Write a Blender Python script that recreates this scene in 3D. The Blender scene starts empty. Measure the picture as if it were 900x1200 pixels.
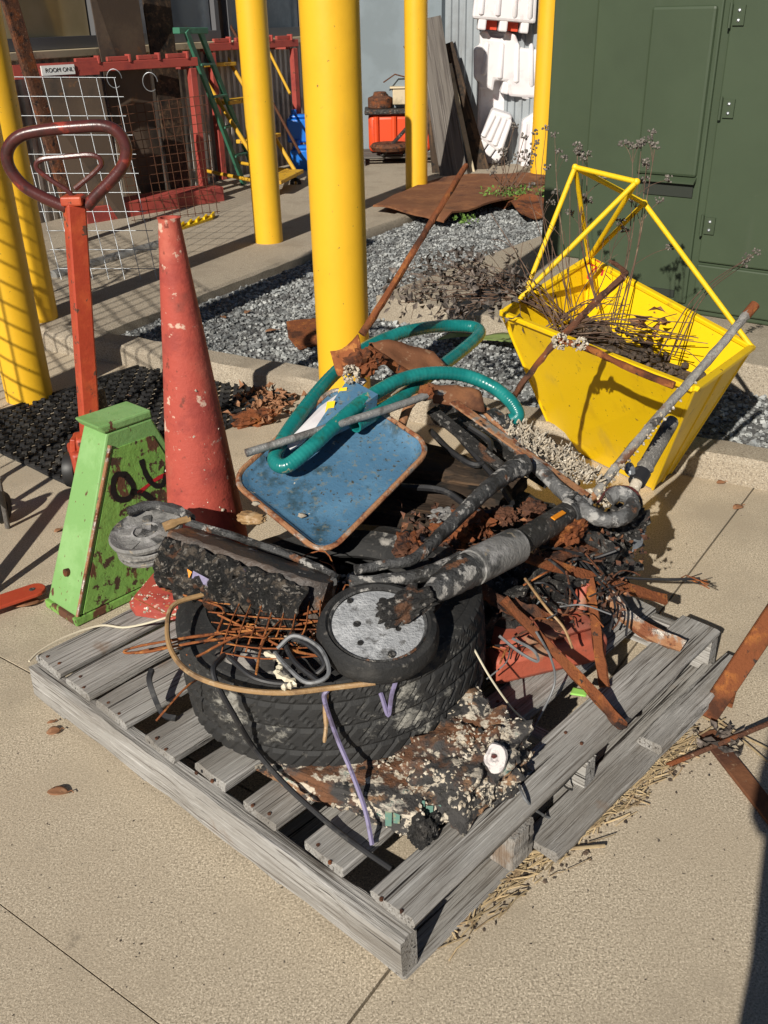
import bpy, bmesh, math, random
from mathutils import Vector, Matrix, Quaternion, noise
random.seed(7)
sc = bpy.context.scene
C = sc.collection
# ---------------------------------------------------------------- camera
F, CX, CY, H = 1106.0, 450.0, 600.0, 1.56
TH, RO = math.radians(27.9), math.radians(1.3)
fw = Vector((0, math.cos(TH), -math.sin(TH)))
r0 = Vector((1, 0, 0)); u0 = Vector((0, math.sin(TH), math.cos(TH)))
RR = r0 * math.cos(RO) - u0 * math.sin(RO)
UU = u0 * math.cos(RO) + r0 * math.sin(RO)
cam = bpy.data.cameras.new('camera'); co = bpy.data.objects.new('camera', cam); C.objects.link(co)
m = Matrix((RR, UU, -fw)).transposed().to_4x4(); m.translation = (0, 0, H)
co.matrix_world = m
cam.sensor_fit = 'VERTICAL'; cam.sensor_height = 36; cam.sensor_width = 27
cam.lens = F / 1200 * 36; cam.clip_start = .05; cam.clip_end = 300
sc.camera = co
# ---------------------------------------------------------------- light
AZ, EL = math.radians(26), math.radians(31)
w = bpy.data.worlds.new('World'); sc.world = w; w.use_nodes = True
nt = w.node_tree; sky = nt.nodes.new('ShaderNodeTexSky'); sky.sky_type = 'NISHITA'; sky.sun_disc = False
sky.sun_elevation = EL; sky.air_density = .55; sky.dust_density = .25; sky.altitude = 600; sky.sun_rotation = AZ + math.pi
nt.links.new(sky.outputs[0], nt.nodes['Background'].inputs[0]); nt.nodes['Background'].inputs[1].default_value = .05
sun = bpy.data.lights.new('sun', 'SUN'); sun.energy = 5.0; sun.angle = math.radians(.5); sun.color = (1, .94, .84)
so = bpy.data.objects.new('sun', sun); C.objects.link(so)
SD = Vector((math.sin(AZ) * math.cos(EL), math.cos(AZ) * math.cos(EL), -math.sin(EL)))
so.rotation_euler = SD.to_track_quat('-Z', 'Y').to_euler(); so.location = (0, -3, 6)
sc.view_settings.view_transform = 'Standard'; sc.view_settings.look = 'None'; sc.view_settings.exposure = .12
# ---------------------------------------------------------------- helpers
V = Vector
def ray(x, y): return fw * F + RR * (x - CX) - UU * (y - CY)
def Z(x, y, z=0.):
    d = ray(x, y); return V((0, 0, H)) + d * ((z - H) / d.z)
def Y(x, y, yy):
    d = ray(x, y); return V((0, 0, H)) + d * (yy / d.y)
A = V((.5, .866, 0)); B = V((.866, -.5, 0)); UP = V((0, 0, 1))
rnd = random.uniform
def spl(P, n=6):
    P = [V(p) for p in P]; Q = [P[0] * 2 - P[1]] + P + [P[-1] * 2 - P[-2]]; o = []
    for i in range(1, len(Q) - 2):
        a, b, c, d = Q[i - 1:i + 3]
        for k in range(n):
            t = k / n
            o.append(.5 * ((2 * b) + (c - a) * t + (2 * a - 5 * b + 4 * c - d) * t * t + (3 * b - a - 3 * c + d) * t ** 3))
    o.append(P[-1]); return o
class MB:
    def __init__(s): s.v = []; s.f = []
    def add(s, vs, fs):
        n = len(s.v); s.v += [V(v) for v in vs]; s.f += [tuple(i + n for i in f) for f in fs]; return s
    def box(s, c, size, X=V((1, 0, 0)), Zd=UP):
        X = V(X).normalized(); Yd = V(Zd).cross(X).normalized(); Zd = X.cross(Yd)
        vs = [V(c) + X * (a * size[0] / 2) + Yd * (b * size[1] / 2) + Zd * (d * size[2] / 2) for a in (-1, 1) for b in (-1, 1) for d in (-1, 1)]
        return s.add(vs, [(0, 1, 3, 2), (4, 6, 7, 5), (0, 4, 5, 1), (2, 3, 7, 6), (0, 2, 6, 4), (1, 5, 7, 3)])
    def bar(s, p, q, w_, h_, up=UP):
        p, q = V(p), V(q); d = q - p
        if abs(d.normalized().dot(up)) > .98: up = V((0, 1, 0))
        return s.box((p + q) / 2, (d.length, w_, h_), d, up)
    def tube(s, P, r, n=8, cap=True, jit=0):
        P = [V(p) for p in P]; k = len(P); rs = r if isinstance(r, (list, tuple)) else [r] * k
        t = (P[1] - P[0]).normalized(); a = t.orthogonal().normalized(); vs = []
        for i in range(k):
            t2 = (P[min(i + 1, k - 1)] - P[max(i - 1, 0)])
            t2 = t2.normalized() if t2.length > 1e-9 else t
            a = (t.rotation_difference(t2) @ a); a = (a - t2 * a.dot(t2)).normalized(); t = t2; b = t.cross(a)
            for j in range(n):
                an = 2 * math.pi * j / n
                vs.append(P[i] + (a * math.cos(an) + b * math.sin(an)) * rs[i] * (1 + (rnd(-jit, jit) if jit else 0)))
        fs = [(i * n + j, i * n + (j + 1) % n, (i + 1) * n + (j + 1) % n, (i + 1) * n + j) for i in range(k - 1) for j in range(n)]
        if cap: fs += [tuple(range(n - 1, -1, -1)), tuple((k - 1) * n + j for j in range(n))]
        return s.add(vs, fs)
    def prism(s, poly, off):
        n = len(poly); off = V(off)
        vs = [V(p) for p in poly] + [V(p) + off for p in poly]
        return s.add(vs, [tuple(range(n)), tuple(range(2 * n - 1, n - 1, -1))] + [(i, i + n, (i + 1) % n + n, (i + 1) % n) for i in range(n)])
    def lathe(s, prof, n=32, M=Matrix(), close=False, fn=None):
        k = len(prof); vs = []
        for j in range(n):
            an = 2 * math.pi * j / n
            for i, (r, z) in enumerate(prof):
                rr = r if fn is None else fn(i, j, r)
                vs.append(M @ V((rr * math.cos(an), rr * math.sin(an), z)))
        e = k if close else k - 1
        return s.add(vs, [(j * k + i, ((j + 1) % n) * k + i, ((j + 1) % n) * k + (i + 1) % k, j * k + (i + 1) % k) for j in range(n) for i in range(e)])
    def blob(s, c, r, amp=.3, sc_=3., sub=2, seed=0):
        bm = bmesh.new(); bmesh.ops.create_icosphere(bm, subdivisions=sub, radius=1)
        r = V(r) if not isinstance(r, (int, float)) else V((r, r, r)); vs = []
        for v in bm.verts:
            k = 1 + amp * noise.fractal(v.co * sc_ + V((seed * 7.3, seed * 3.1, 0)), .7, 2, 4)
            vs.append(V(c) + V((v.co.x * r.x, v.co.y * r.y, v.co.z * r.z)) * k)
        fs = [tuple(v.index for v in f.verts) for f in bm.faces]; bm.free(); return s.add(vs, fs)
def leafquad(mb, p, d, L, w_, cur=.3):
    d = d.normalized(); s_ = d.cross(V((rnd(-1, 1), rnd(-1, 1), rnd(-1, 1)))).normalized(); n_ = s_.cross(d)
    m1 = p + d * L * .5 + n_ * L * cur * .5; tip = p + d * L + n_ * L * cur * rnd(-.6, 1)
    mb.add([p, m1 + s_ * w_ + n_ * w_ * .6, tip, m1 - s_ * w_ + n_ * w_ * .6, m1], [(0, 4, 1), (1, 4, 2), (2, 4, 3), (3, 4, 0)])
WL = {}
def wl(o): return WL.get(o.name, V((0, 0, 0))) if o else V((0, 0, 0))
def finish(me, smooth):
    bm = bmesh.new(); bm.from_mesh(me); bmesh.ops.recalc_face_normals(bm, faces=bm.faces); bm.to_mesh(me); bm.free()
    if smooth:
        me.polygons.foreach_set('use_smooth', [True] * len(me.polygons)); me.set_sharp_from_angle(angle=math.radians(40))
def build(name, mb, mt, parent=None, smooth=True, bevel=0, org=None):
    off = wl(parent)
    if parent is None and org is not None: off = V(org)
    me = bpy.data.meshes.new(name); me.from_pydata([v - off for v in mb.v], [], mb.f); me.materials.append(mt)
    finish(me, smooth)
    o = bpy.data.objects.new(name, me); C.objects.link(o)
    if parent: o.parent = parent
    else: o.location = off
    WL[o.name] = off
    if bevel:
        b = o.modifiers.new('bevel', 'BEVEL'); b.width = bevel; b.segments = 2; b.limit_method = 'ANGLE'
    return o
def tag(o, label, cat, group=None):
    o['label'] = label; o['category'] = cat
    if group: o['group'] = group
    return o
def thing(name, label, cat, loc, group=None):
    o = bpy.data.objects.new(name, None); C.objects.link(o); o.location = loc; o.empty_display_size = .1
    WL[o.name] = V(loc); return tag(o, label, cat, group)
def struct(o): o['kind'] = 'structure'; return o
def stuff(o): o['kind'] = 'stuff'; return o
_mc = {}
def inst(name, me, mt, parent, loc, rot, scale=(1, 1, 1)):
    o = bpy.data.objects.new(name, me); C.objects.link(o)
    if not me.materials: me.materials.append(mt)
    off = wl(parent); o.parent = parent; o.location = V(loc) - off
    o.rotation_mode = 'QUATERNION'; o.rotation_quaternion = rot; o.scale = scale; WL[o.name] = V(loc); return o
def frame_quat(X, up=UP):
    X = V(X).normalized()
    if abs(X.dot(up)) > .985: up = V((0, 1, 0))
    Yd = up.cross(X).normalized(); Zd = X.cross(Yd)
    return Matrix((X, Yd, Zd)).transposed().to_quaternion()
def unit(kind, mt):
    k = (kind, mt.name)
    if k not in _mc:
        bm = bmesh.new()
        if kind == 'rod':
            bmesh.ops.create_cone(bm, cap_ends=True, segments=8, radius1=1, radius2=1, depth=1, matrix=Matrix.Rotation(math.pi / 2, 4, 'Y'))
        else:
            bmesh.ops.create_cube(bm, size=1)
        me = bpy.data.meshes.new(kind); bm.to_mesh(me); bm.free(); me.materials.append(mt)
        if kind == 'rod':
            me.polygons.foreach_set('use_smooth', [True] * len(me.polygons)); me.set_sharp_from_angle(angle=math.radians(50))
        _mc[k] = me
    return _mc[k]
def rod(name, p, q, r, mt, parent):
    p, q = V(p), V(q); return inst(name, unit('rod', mt), mt, parent, (p + q) / 2, frame_quat(q - p), ((q - p).length, r, r))
def beam(name, p, q, w_, h_, mt, parent, up=UP, ch=.004):
    """box beam from p to q; local X is its length so that grain follows it"""
    p, q = V(p), V(q); L = (q - p).length
    bm = bmesh.new(); bmesh.ops.create_cube(bm, size=1, matrix=Matrix.Diagonal((L, w_, h_, 1)))
    if ch: bmesh.ops.bevel(bm, geom=bm.edges[:], offset=min(ch, w_ * .3, h_ * .3), segments=1, affect='EDGES')
    me = bpy.data.meshes.new(name); bm.to_mesh(me); bm.free(); me.materials.append(mt)
    o = inst(name, me, mt, parent, (p + q) / 2, frame_quat(q - p, up)) if parent else None
    if o is None:
        o = bpy.data.objects.new(name, me); C.objects.link(o); o.location = (p + q) / 2
        o.rotation_mode = 'QUATERNION'; o.rotation_quaternion = frame_quat(q - p, up)
    return o
def plank(name, p, q, w_, h_, mt, parent, up=UP, rough=.003, seg=14, seed=0):
    """worn wooden board: chamfered section, uneven edges and split ends"""
    p, q = V(p), V(q); L = (q - p).length; c = min(.005, h_ * .25); mb = MB(); vs = []
    a, b = w_ / 2, h_ / 2
    sec = [(-a + c, -b), (a - c, -b), (a, -b + c), (a, b - c), (a - c, b), (0, b), (-a + c, b), (-a, b - c), (-a, -b + c)]
    n = len(sec)
    for i in range(seg + 1):
        for j, (y, z) in enumerate(sec):
            x = -L / 2 + L * i / seg
            if i in (0, seg): x += (.006 if i == 0 else -.006) * abs(noise.noise(V((j * 2.1, seed, 3)))) * 2
            k = noise.noise(V((i * .7, j * .9, seed * 3.7)))
            vs.append(V((x, y + rough * k, z + rough * .8 * noise.noise(V((i * .5, j * .6, seed * 9.1 + 4))))))
    fs = [(i * n + j, i * n + (j + 1) % n, (i + 1) * n + (j + 1) % n, (i + 1) * n + j) for i in range(seg) for j in range(n)]
    fs += [tuple(range(n - 1, -1, -1)), tuple(seg * n + j for j in range(n))]
    me = bpy.data.meshes.new(name); me.from_pydata(vs, [], fs); me.materials.append(mt); finish(me, True)
    o = bpy.data.objects.new(name, me); C.objects.link(o)
    o.parent = parent; o.location = (p + q) / 2 - wl(parent); o.rotation_mode = 'QUATERNION'; o.rotation_quaternion = frame_quat(q - p, up)
    WL[o.name] = (p + q) / 2
    return o
# ---------------------------------------------------------------- materials
def mat(name, base, layers=(), rough=.7, metal=0., bump=.0, bs=60., bd=4, st=(1, 1, 1), coord='Object', shift=True, island=0., spec=.5, trans=0.):
    mt = bpy.data.materials.new(name); mt.use_nodes = True; n = mt.node_tree.nodes; l = mt.node_tree.links
    bs_ = n['Principled BSDF']; tc = n.new('ShaderNodeTexCoord'); vec = tc.outputs[coord]
    bs_.inputs['Specular IOR Level'].default_value = spec
    if shift:
        oi = n.new('ShaderNodeObjectInfo'); ml = n.new('ShaderNodeMath'); ml.operation = 'MULTIPLY'; ml.inputs[1].default_value = 31.7
        l.new(oi.outputs['Random'], ml.inputs[0]); ad = n.new('ShaderNodeVectorMath'); ad.operation = 'ADD'
        l.new(vec, ad.inputs[0]); l.new(ml.outputs[0], ad.inputs[1]); vec = ad.outputs[0]
    def nz(s, d=5, st_=(1, 1, 1), ro=.6):
        vv = vec
        if st_ != (1, 1, 1):
            mp = n.new('ShaderNodeVectorMath'); mp.operation = 'MULTIPLY'; mp.inputs[1].default_value = st_; l.new(vec, mp.inputs[0]); vv = mp.outputs[0]
        t = n.new('ShaderNodeTexNoise'); t.inputs['Scale'].default_value = s; t.inputs['Detail'].default_value = d; t.inputs['Roughness'].default_value = ro
        l.new(vv, t.inputs['Vector']); return t.outputs['Fac']
    col = None; rg = None; mg = None
    def rgb(c):
        r = n.new('ShaderNodeRGB'); r.outputs[0].default_value = (*c, 1); return r.outputs[0]
    def val(v):
        r = n.new('ShaderNodeValue'); r.outputs[0].default_value = v; return r.outputs[0]
    col, rg, mg = rgb(base), val(rough), val(metal)
    def mix(f, a, b, typ):
        mx = n.new('ShaderNodeMix'); mx.data_type = typ; i = {'RGBA': (6, 7, 2), 'FLOAT': (2, 3, 0)}[typ]
        l.new(f, mx.inputs[0]); l.new(a, mx.inputs[i[0]]); l.new(b, mx.inputs[i[1]]); return mx.outputs[i[2]]
    for L in layers:
        fac = nz(L.get('s', 10), L.get('d', 6), L.get('st', (1, 1, 1)), L.get('ro', .62))
        mr = n.new('ShaderNodeMapRange'); mr.interpolation_type = 'SMOOTHSTEP'
        mr.inputs['From Min'].default_value = L.get('lo', .45); mr.inputs['From Max'].default_value = L.get('hi', .6); mr.inputs['To Max'].default_value = L.get('a', 1.)
        l.new(fac, mr.inputs['Value']); f = mr.outputs[0]
        col = mix(f, col, rgb(L['c']), 'RGBA')
        if 'r' in L: rg = mix(f, rg, val(L['r']), 'FLOAT')
        if 'm' in L: mg = mix(f, mg, val(L['m']), 'FLOAT')
    if island:
        g = n.new('ShaderNodeNewGeometry'); hs = n.new('ShaderNodeHueSaturation'); mr = n.new('ShaderNodeMapRange')
        mr.inputs['To Min'].default_value = 1 - island; mr.inputs['To Max'].default_value = 1 + island
        l.new(g.outputs['Random Per Island'], mr.inputs['Value']); l.new(mr.outputs[0], hs.inputs['Value']); l.new(col, hs.inputs['Color']); col = hs.outputs[0]
    l.new(col, bs_.inputs['Base Color']); l.new(rg, bs_.inputs['Roughness']); l.new(mg, bs_.inputs['Metallic'])
    if trans: bs_.inputs['Transmission Weight'].default_value = trans
    if bump:
        b = n.new('ShaderNodeBump'); b.inputs['Strength'].default_value = bump; b.inputs['Distance'].default_value = .006
        l.new(nz(bs, bd, st, .7), b.inputs['Height']); l.new(b.outputs[0], bs_.inputs['Normal'])
    return mt
def LY(c, s, lo, hi, **k): return dict(c=c, s=s, lo=lo, hi=hi, **k)
RUSTC = (.20, .065, .025); RUSTD = (.07, .028, .016); RUSTO = (.36, .13, .035)
M = {}
M['concrete'] = mat('concrete', (.51, .43, .318), [LY((.30, .25, .18), 210, .48, .60, d=2), LY((.72, .62, .47), 230, .55, .63, d=1), LY((.44, .365, .265), 2.2, .42, .66, a=.55), LY((.30, .25, .185), 4., .62, .74, a=.45), LY((.2, .165, .125), 7., .645, .74, a=.5), LY((.33, .28, .21), 1.1, .5, .66, a=.5), LY((.12, .1, .08), 70, .70, .73, d=2)], rough=.92, bump=.22, bs=330, bd=2, shift=False, spec=.25)
M['concrete2'] = mat('concrete_old', (.40, .34, .26), [LY((.25, .21, .16), 140, .47, .62, d=3), LY((.54, .48, .38), 190, .55, .65, d=2), LY((.27, .225, .17), 3, .48, .7, a=.6), LY((.17, .15, .12), 11, .62, .74, a=.6)], rough=.93, bump=.8, bs=150, shift=False, spec=.25)
M['dirt'] = mat('dirt', (.10, .08, .06), [LY((.17, .14, .1), 40, .45, .6)], rough=.97, bump=.6, bs=80)
M['gravel'] = mat('gravel', (.21, .22, .22), [LY((.33, .34, .33), 9, .45, .6), LY((.12, .12, .12), 6, .55, .65)], rough=.9, island=.55, shift=False)
M['gravelbase'] = mat('gravel_base', (.10, .10, .10), [LY((.24, .24, .23), 60, .5, .6, d=2)], rough=.95, bump=1, bs=90)
M['wood'] = mat('weathered_wood', (.37, .355, .33), [LY((.13, .115, .10), 10, .52, .66, st=(.3, 16, 16), d=3), LY((.52, .505, .48), 10, .54, .66, st=(.25, 22, 22), d=3), LY((.20, .18, .155), 3, .45, .65, st=(.5, 2, 2), a=.7), LY((.03, .026, .024), 7, .645, .675, st=(.18, 14, 14), d=2), LY((.22, .14, .085), 5, .6, .72, a=.7)], rough=.9, bump=1., bs=10, st=(.3, 18, 18), spec=.15)
M['woodbrown'] = mat('wood_brown', (.24, .17, .105), [LY((.1, .07, .045), 8, .45, .65, st=(.12, 3, 3)), LY((.36, .3, .23), 14, .55, .68, st=(.08, 4, 4))], rough=.88, bump=.6, bs=22, st=(.06, 4, 4), spec=.2)
M['woodgrey'] = mat('wood_grey_plank', (.145, .13, .115), [LY((.07, .06, .055), 8, .45, .65, st=(.1, 3, 3)), LY((.22, .2, .18), 20, .55, .68, st=(.08, 4, 4))], rough=.9, bump=.5, bs=22, st=(.06, 4, 4), spec=.2)
M['wooddark'] = mat('wood_dark', (.05, .035, .025), [LY((.12, .075, .045), 9, .5, .66, st=(.12, 3, 3)), LY((.02, .018, .016), 12, .5, .65)], rough=.9, bump=1, bs=30, st=(.1, 3, 3), spec=.2)
M['rust'] = mat('rust', RUSTC, [LY(RUSTO, 22, .5, .64), LY(RUSTD, 11, .5, .64), LY((.04, .03, .025), 45, .6, .68)], rough=.88, bump=1., bs=110, spec=.25)
M['rustwire'] = mat('rust_wire', (.26, .085, .03), [LY((.42, .17, .05), 40, .5, .62), LY(RUSTD, 25, .54, .64)], rough=.85, bump=.5, bs=150, spec=.25)
M['rustdark'] = mat('rust_dark', (.11, .05, .03), [LY(RUSTC, 14, .5, .64), LY((.03, .02, .018), 20, .52, .64), LY((.3, .2, .13), 60, .62, .68)], rough=.9, bump=1.2, bs=70, spec=.2)
M['rustflake'] = mat('rust_flake', (.11, .045, .024), [LY((.22, .095, .04), 30, .5, .64), LY((.05, .035, .03), 20, .5, .6)], rough=.9, island=.6, shift=False)
M['rustsheet'] = mat('rust_sheet', (.17, .072, .036), [LY((.25, .11, .05), 6, .45, .65), LY((.09, .04, .025), 4, .55, .68), LY((.28, .17, .1), 50, .6, .7)], rough=.9, bump=.3, bs=60, spec=.2)
M['yellow'] = mat('yellow_paint', (.80, .455, .022), [LY((.72, .40, .02), 3, .5, .7, a=.6), LY((.25, .15, .04), 38, .685, .71), LY((.62, .37, .04), 2.2, .55, .7, st=(2, 2, .5), a=.6), LY((.6, .38, .05), 9, .62, .75, st=(1, 1, .2), a=.5)], rough=.42, bump=.12, bs=30)
M['hopper'] = mat('hopper_yellow', (.86, .56, .003), [LY((.76, .48, .004), 5, .5, .7), LY((.16, .07, .02), 38, .665, .69, r=.9), LY((.42, .25, .02), 15, .62, .72, a=.7), LY((.6, .4, .05), 4, .58, .7, st=(1, 1, .3), a=.6)], rough=.45, bump=.12, bs=40)
M['hopperpipe'] = mat('hopper_pipe_yellow', (.84, .55, .006), [LY((.10, .045, .018), 30, .615, .645, r=.9), LY((.5, .32, .02), 16, .6, .7)], rough=.5, bump=.25, bs=60)
M['green'] = mat('cabinet_green', (.048, .068, .038), [LY((.053, .075, .042), 1.5, .42, .62), LY((.043, .06, .034), .8, .5, .7), LY((.08, .095, .065), 24, .69, .75, a=.6), LY((.062, .08, .05), 3, .55, .75, st=(3, 3, .25), a=.6)], rough=.5, bump=.03, bs=12, spec=.35)
M['greendark'] = mat('cabinet_slot_shade', (.02, .025, .018), rough=.8)  # lower slot, and the shadow painted below the access panel
M['cone'] = mat('cone_red', (.42, .078, .055), [LY((.32, .058, .045), 9, .47, .62), LY((.52, .14, .095), 5, .5, .68), LY((.62, .43, .33), 11, .62, .66, r=.95), LY((.55, .36, .28), 40, .64, .67, r=.95), LY((.2, .05, .035), 30, .61, .68), LY((.12, .05, .04), 6, .6, .74, a=.6)], rough=.62, bump=.35, bs=70, spec=.3)
M['stand'] = mat('stand_green', (.19, .37, .12), [LY((.24, .43, .16), 6, .5, .65), LY((.14, .29, .07), 12, .6, .7, a=.6), LY((.105, .042, .022), 20, .655, .675, st=(1, 1, .4), r=.92), LY((.15, .05, .03), 50, .67, .69, r=.92)], rough=.55, bump=.3, bs=50)
M['standdirty'] = mat('stand_green_worn', (.19, .38, .08), [LY((.13, .28, .06), 12, .5, .68), LY((.11, .045, .022), 13, .53, .56, st=(1, 1, .4), r=.92), LY((.06, .03, .018), 26, .55, .6, r=.92)], rough=.6, bump=.5, bs=40)
M['red'] = mat('red_paint', (.40, .052, .022), [LY((.50, .085, .03), 7, .5, .66), LY((.10, .045, .028), 26, .615, .65, r=.9), LY((.2, .04, .02), 10, .55, .7, a=.7)], rough=.5, bump=.25, bs=60)
M['maroon'] = mat('maroon_paint', (.085, .022, .02), [LY((.30, .045, .03), 8, .57, .66), LY((.05, .018, .016), 20, .5, .64)], rough=.3, bump=.15, bs=60)
M['rackred'] = mat('rack_red', (.36, .062, .046), [LY((.25, .042, .036), 5, .48, .66), LY((.14, .05, .03), 18, .61, .67, r=.9)], rough=.6, bump=.2, bs=40)
M['rubber'] = mat('tyre_rubber', (.024, .024, .024), [LY((.035, .034, .032), 9, .5, .68), LY((.26, .25, .22), 6, .555, .65, r=.95, st=(1, 1, 1.8), d=9, ro=.78), LY((.07, .066, .06), 40, .6, .7)], rough=.72, bump=.4, bs=60, spec=.35)
M['rubberworn'] = mat('tyre_sidewall', (.02, .02, .02), [LY((.05, .048, .045), 7, .5, .66), LY((.33, .31, .28), 8, .61, .69, r=.95, st=(1, 1, 1.6)), LY((.1, .09, .08), 40, .58, .7)], rough=.75, bump=.6, bs=60, spec=.35)
M['mat'] = mat('rubber_mat', (.018, .018, .019), [LY((.05, .047, .042), 9, .52, .68), LY((.11, .10, .085), 40, .64, .7)], rough=.75, spec=.35)
M['char'] = mat('charred', (.018, .017, .016), [LY((.055, .05, .045), 17, .5, .64), LY((.13, .06, .03), 12, .59, .66), LY((.19, .18, .165), 60, .57, .64), LY((.36, .33, .29), 38, .62, .66, r=.95, d=8)], rough=.6, bump=2., bs=70, bd=6)
M['hookmetal'] = mat('burnt_hook', (.17, .17, .168), [LY((.05, .048, .046), 14, .46, .56), LY((.42, .41, .39), 30, .53, .6, r=.9, d=8), LY((.2, .09, .045), 16, .6, .66)], rough=.6, bump=1.4, bs=75, metal=.2)
M['charflank'] = mat('charred_flank', (.028, .026, .024), [LY((.15, .12, .09), 45, .5, .58, d=8), LY((.012, .012, .011), 26, .49, .57), LY((.32, .29, .25), 75, .565, .615, r=.95, d=8), LY((.16, .07, .035), 15, .6, .65), LY((.14, .11, .2), 12, .67, .7)], rough=.6, bump=3., bs=60, bd=8)
M['charmetal'] = mat('burnt_metal', (.075, .075, .075), [LY((.025, .024, .023), 10, .47, .58), LY((.40, .385, .36), 30, .55, .61, r=.9, d=8), LY((.2, .09, .045), 16, .6, .66)], rough=.6, bump=1.4, bs=75, metal=.25)
M['deck'] = mat('burnt_deck', (.07, .05, .038), [LY((.03, .027, .026), 6, .45, .62), LY((.22, .105, .05), 9, .53, .64), LY((.45, .42, .37), 24, .6, .64, r=.95, d=8)], rough=.55, bump=.7, bs=50)
M['hubgrey'] = mat('hub_grey', (.36, .37, .38), [LY((.48, .49, .5), 26, .48, .62), LY((.16, .16, .16), 30, .54, .62), LY((.03, .028, .026), 11, .61, .645), LY((.28, .13, .06), 18, .67, .7)], rough=.75, bump=1., bs=90, metal=.1)
M['greywheel'] = mat('grey_wheel', (.2, .195, .185), [LY((.34, .33, .32), 13, .5, .64), LY((.05, .05, .048), 10, .5, .62), LY((.3, .25, .18), 30, .62, .7)], rough=.75, bump=.9, bs=70)
M['blue'] = mat('tray_blue', (.062, .15, .245), [LY((.09, .20, .31), 5, .48, .66), LY((.035, .075, .105), 11, .53, .66), LY((.15, .16, .13), 60, .55, .66, r=.95, a=.7), LY((.05, .045, .03), 90, .6, .66), LY((.16, .09, .045), 9, .64, .7), LY((.52, .48, .38), 16, .69, .71, r=.95)], rough=.48, bump=.35, bs=90)
M['rim'] = mat('rusty_rim', (.33, .16, .075), [LY((.42, .38, .33), 18, .5, .6, m=.6, r=.45), LY(RUSTC, 24, .5, .62), LY((.05, .03, .022), 30, .6, .67)], rough=.8, bump=.7, bs=80)
M['hose'] = mat('hose_teal', (.008, .165, .155), [LY((.018, .23, .21), 8, .48, .64), LY((.02, .10, .07), 15, .56, .7), LY((.30, .27, .17), 34, .67, .73)], rough=.27, bump=.15, bs=60)
M['hoseline'] = mat('hose_stripe', (.25, .2, .02), rough=.4)
M['galv'] = mat('galvanised', (.42, .44, .46), [LY((.28, .3, .32), 20, .45, .62)], rough=.45, metal=.7, bump=.1)
M['steelpipe'] = mat('grey_pipe', (.28, .28, .27), [LY((.14, .13, .12), 16, .48, .62), LY((.45, .43, .4), 30, .58, .68), LY((.16, .08, .045), 20, .62, .7)], rough=.5, metal=.4, bump=.6, bs=90)
M['rodmetal'] = mat('crusted_rod', (.23, .22, .205), [LY((.34, .32, .29), 26, .5, .62, r=.9), LY((.16, .07, .035), 12, .54, .66, r=.9), LY((.05, .045, .04), 20, .57, .65)], rough=.5, metal=.2, bump=1.1, bs=90)
M['barnacle'] = mat('barnacle', (.48, .42, .33), [LY((.3, .24, .17), 40, .5, .65), LY((.7, .65, .56), 60, .55, .65)], rough=.95, bump=.5, bs=150, island=.3)
M['crust'] = mat('encrusted', (.055, .052, .05), [LY((.17, .075, .035), 7, .47, .58), LY((.30, .17, .09), 12, .54, .62), LY((.62, .55, .44), 30, .545, .60, r=.95), LY((.62, .56, .47), 9, .61, .67, r=.95), LY((.06, .16, .13), 9, .65, .69), LY((.02, .02, .02), 22, .58, .64)], rough=.85, bump=1.6, bs=45, bd=6)
M['oyster'] = mat('oyster_shell', (.62, .58, .56), [LY((.4, .36, .36), 60, .5, .62)], rough=.6, bump=.5, bs=120)
M['redcan'] = mat('red_plastic', (.40, .09, .05), [LY((.28, .09, .06), 6, .46, .6), LY((.3, .17, .1), 8, .53, .64), LY((.1, .05, .03), 24, .62, .7)], rough=.6, bump=.4, bs=40)
M['lime'] = mat('lime_paint', (.3, .62, .12), rough=.6)
M['black'] = mat('black_cable', (.018, .018, .02), [LY((.06, .058, .055), 30, .55, .68)], rough=.5)
M['grip'] = mat('grip_rubber', (.19, .18, .165), [LY((.3, .285, .26), 130, .5, .6, d=2), LY((.05, .048, .045), 10, .5, .65)], rough=.75, bump=1.2, bs=260, bd=2)
M['cream'] = mat('cream_wire', (.62, .56, .42), rough=.55)
M['tan'] = mat('tan_tube', (.34, .21, .095), [LY((.2, .12, .06), 18, .5, .64), LY((.42, .3, .17), 30, .55, .66)], rough=.55, bump=.3)
M['greywire'] = mat('grey_wire', (.16, .165, .17), [LY((.08, .08, .08), 30, .5, .65)], rough=.5)
M['purple'] = mat('purple_tie', (.20, .175, .30), [LY((.12, .1, .16), 40, .5, .65)], rough=.5)
M['orange'] = mat('orange_reflector', (.80, .27, .01), rough=.4)
M['orangeplastic'] = mat('orange_plastic', (.70, .07, .015), [LY((.5, .06, .02), 5, .5, .65)], rough=.5)
M['bluejug'] = mat('blue_jug', (.012, .16, .60), rough=.35)
M['whiteplastic'] = mat('barrier_white', (.74, .72, .73), [LY((.62, .58, .60), 3, .48, .66), LY((.66, .5, .5), 7, .58, .72, a=.6)], rough=.55, bump=.1)
M['barrierred'] = mat('barrier_red', (.62, .06, .02), [LY((.45, .05, .03), 5, .5, .65)], rough=.55)
M['cladding'] = mat('wall_cladding', (.30, .33, .35), [LY((.25, .27, .285), 2, .48, .64), LY((.2, .2, .2), 9, .6, .72, a=.5, st=(1, 1, .2))], rough=.55, metal=.1, bump=.05)
M['claddingbrown'] = mat('wall_cladding_tan', (.46, .43, .39), [LY((.25, .22, .19), 2, .48, .64), LY((.2, .16, .12), 9, .6, .72, a=.6, st=(1, 1, .2))], rough=.6, metal=.05)
M['door'] = mat('door_grey', (.20, .24, .265), [LY((.175, .21, .23), 2, .48, .64)], rough=.5)
M['winframe'] = mat('window_frame', (.11, .11, .115), rough=.5)
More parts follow.
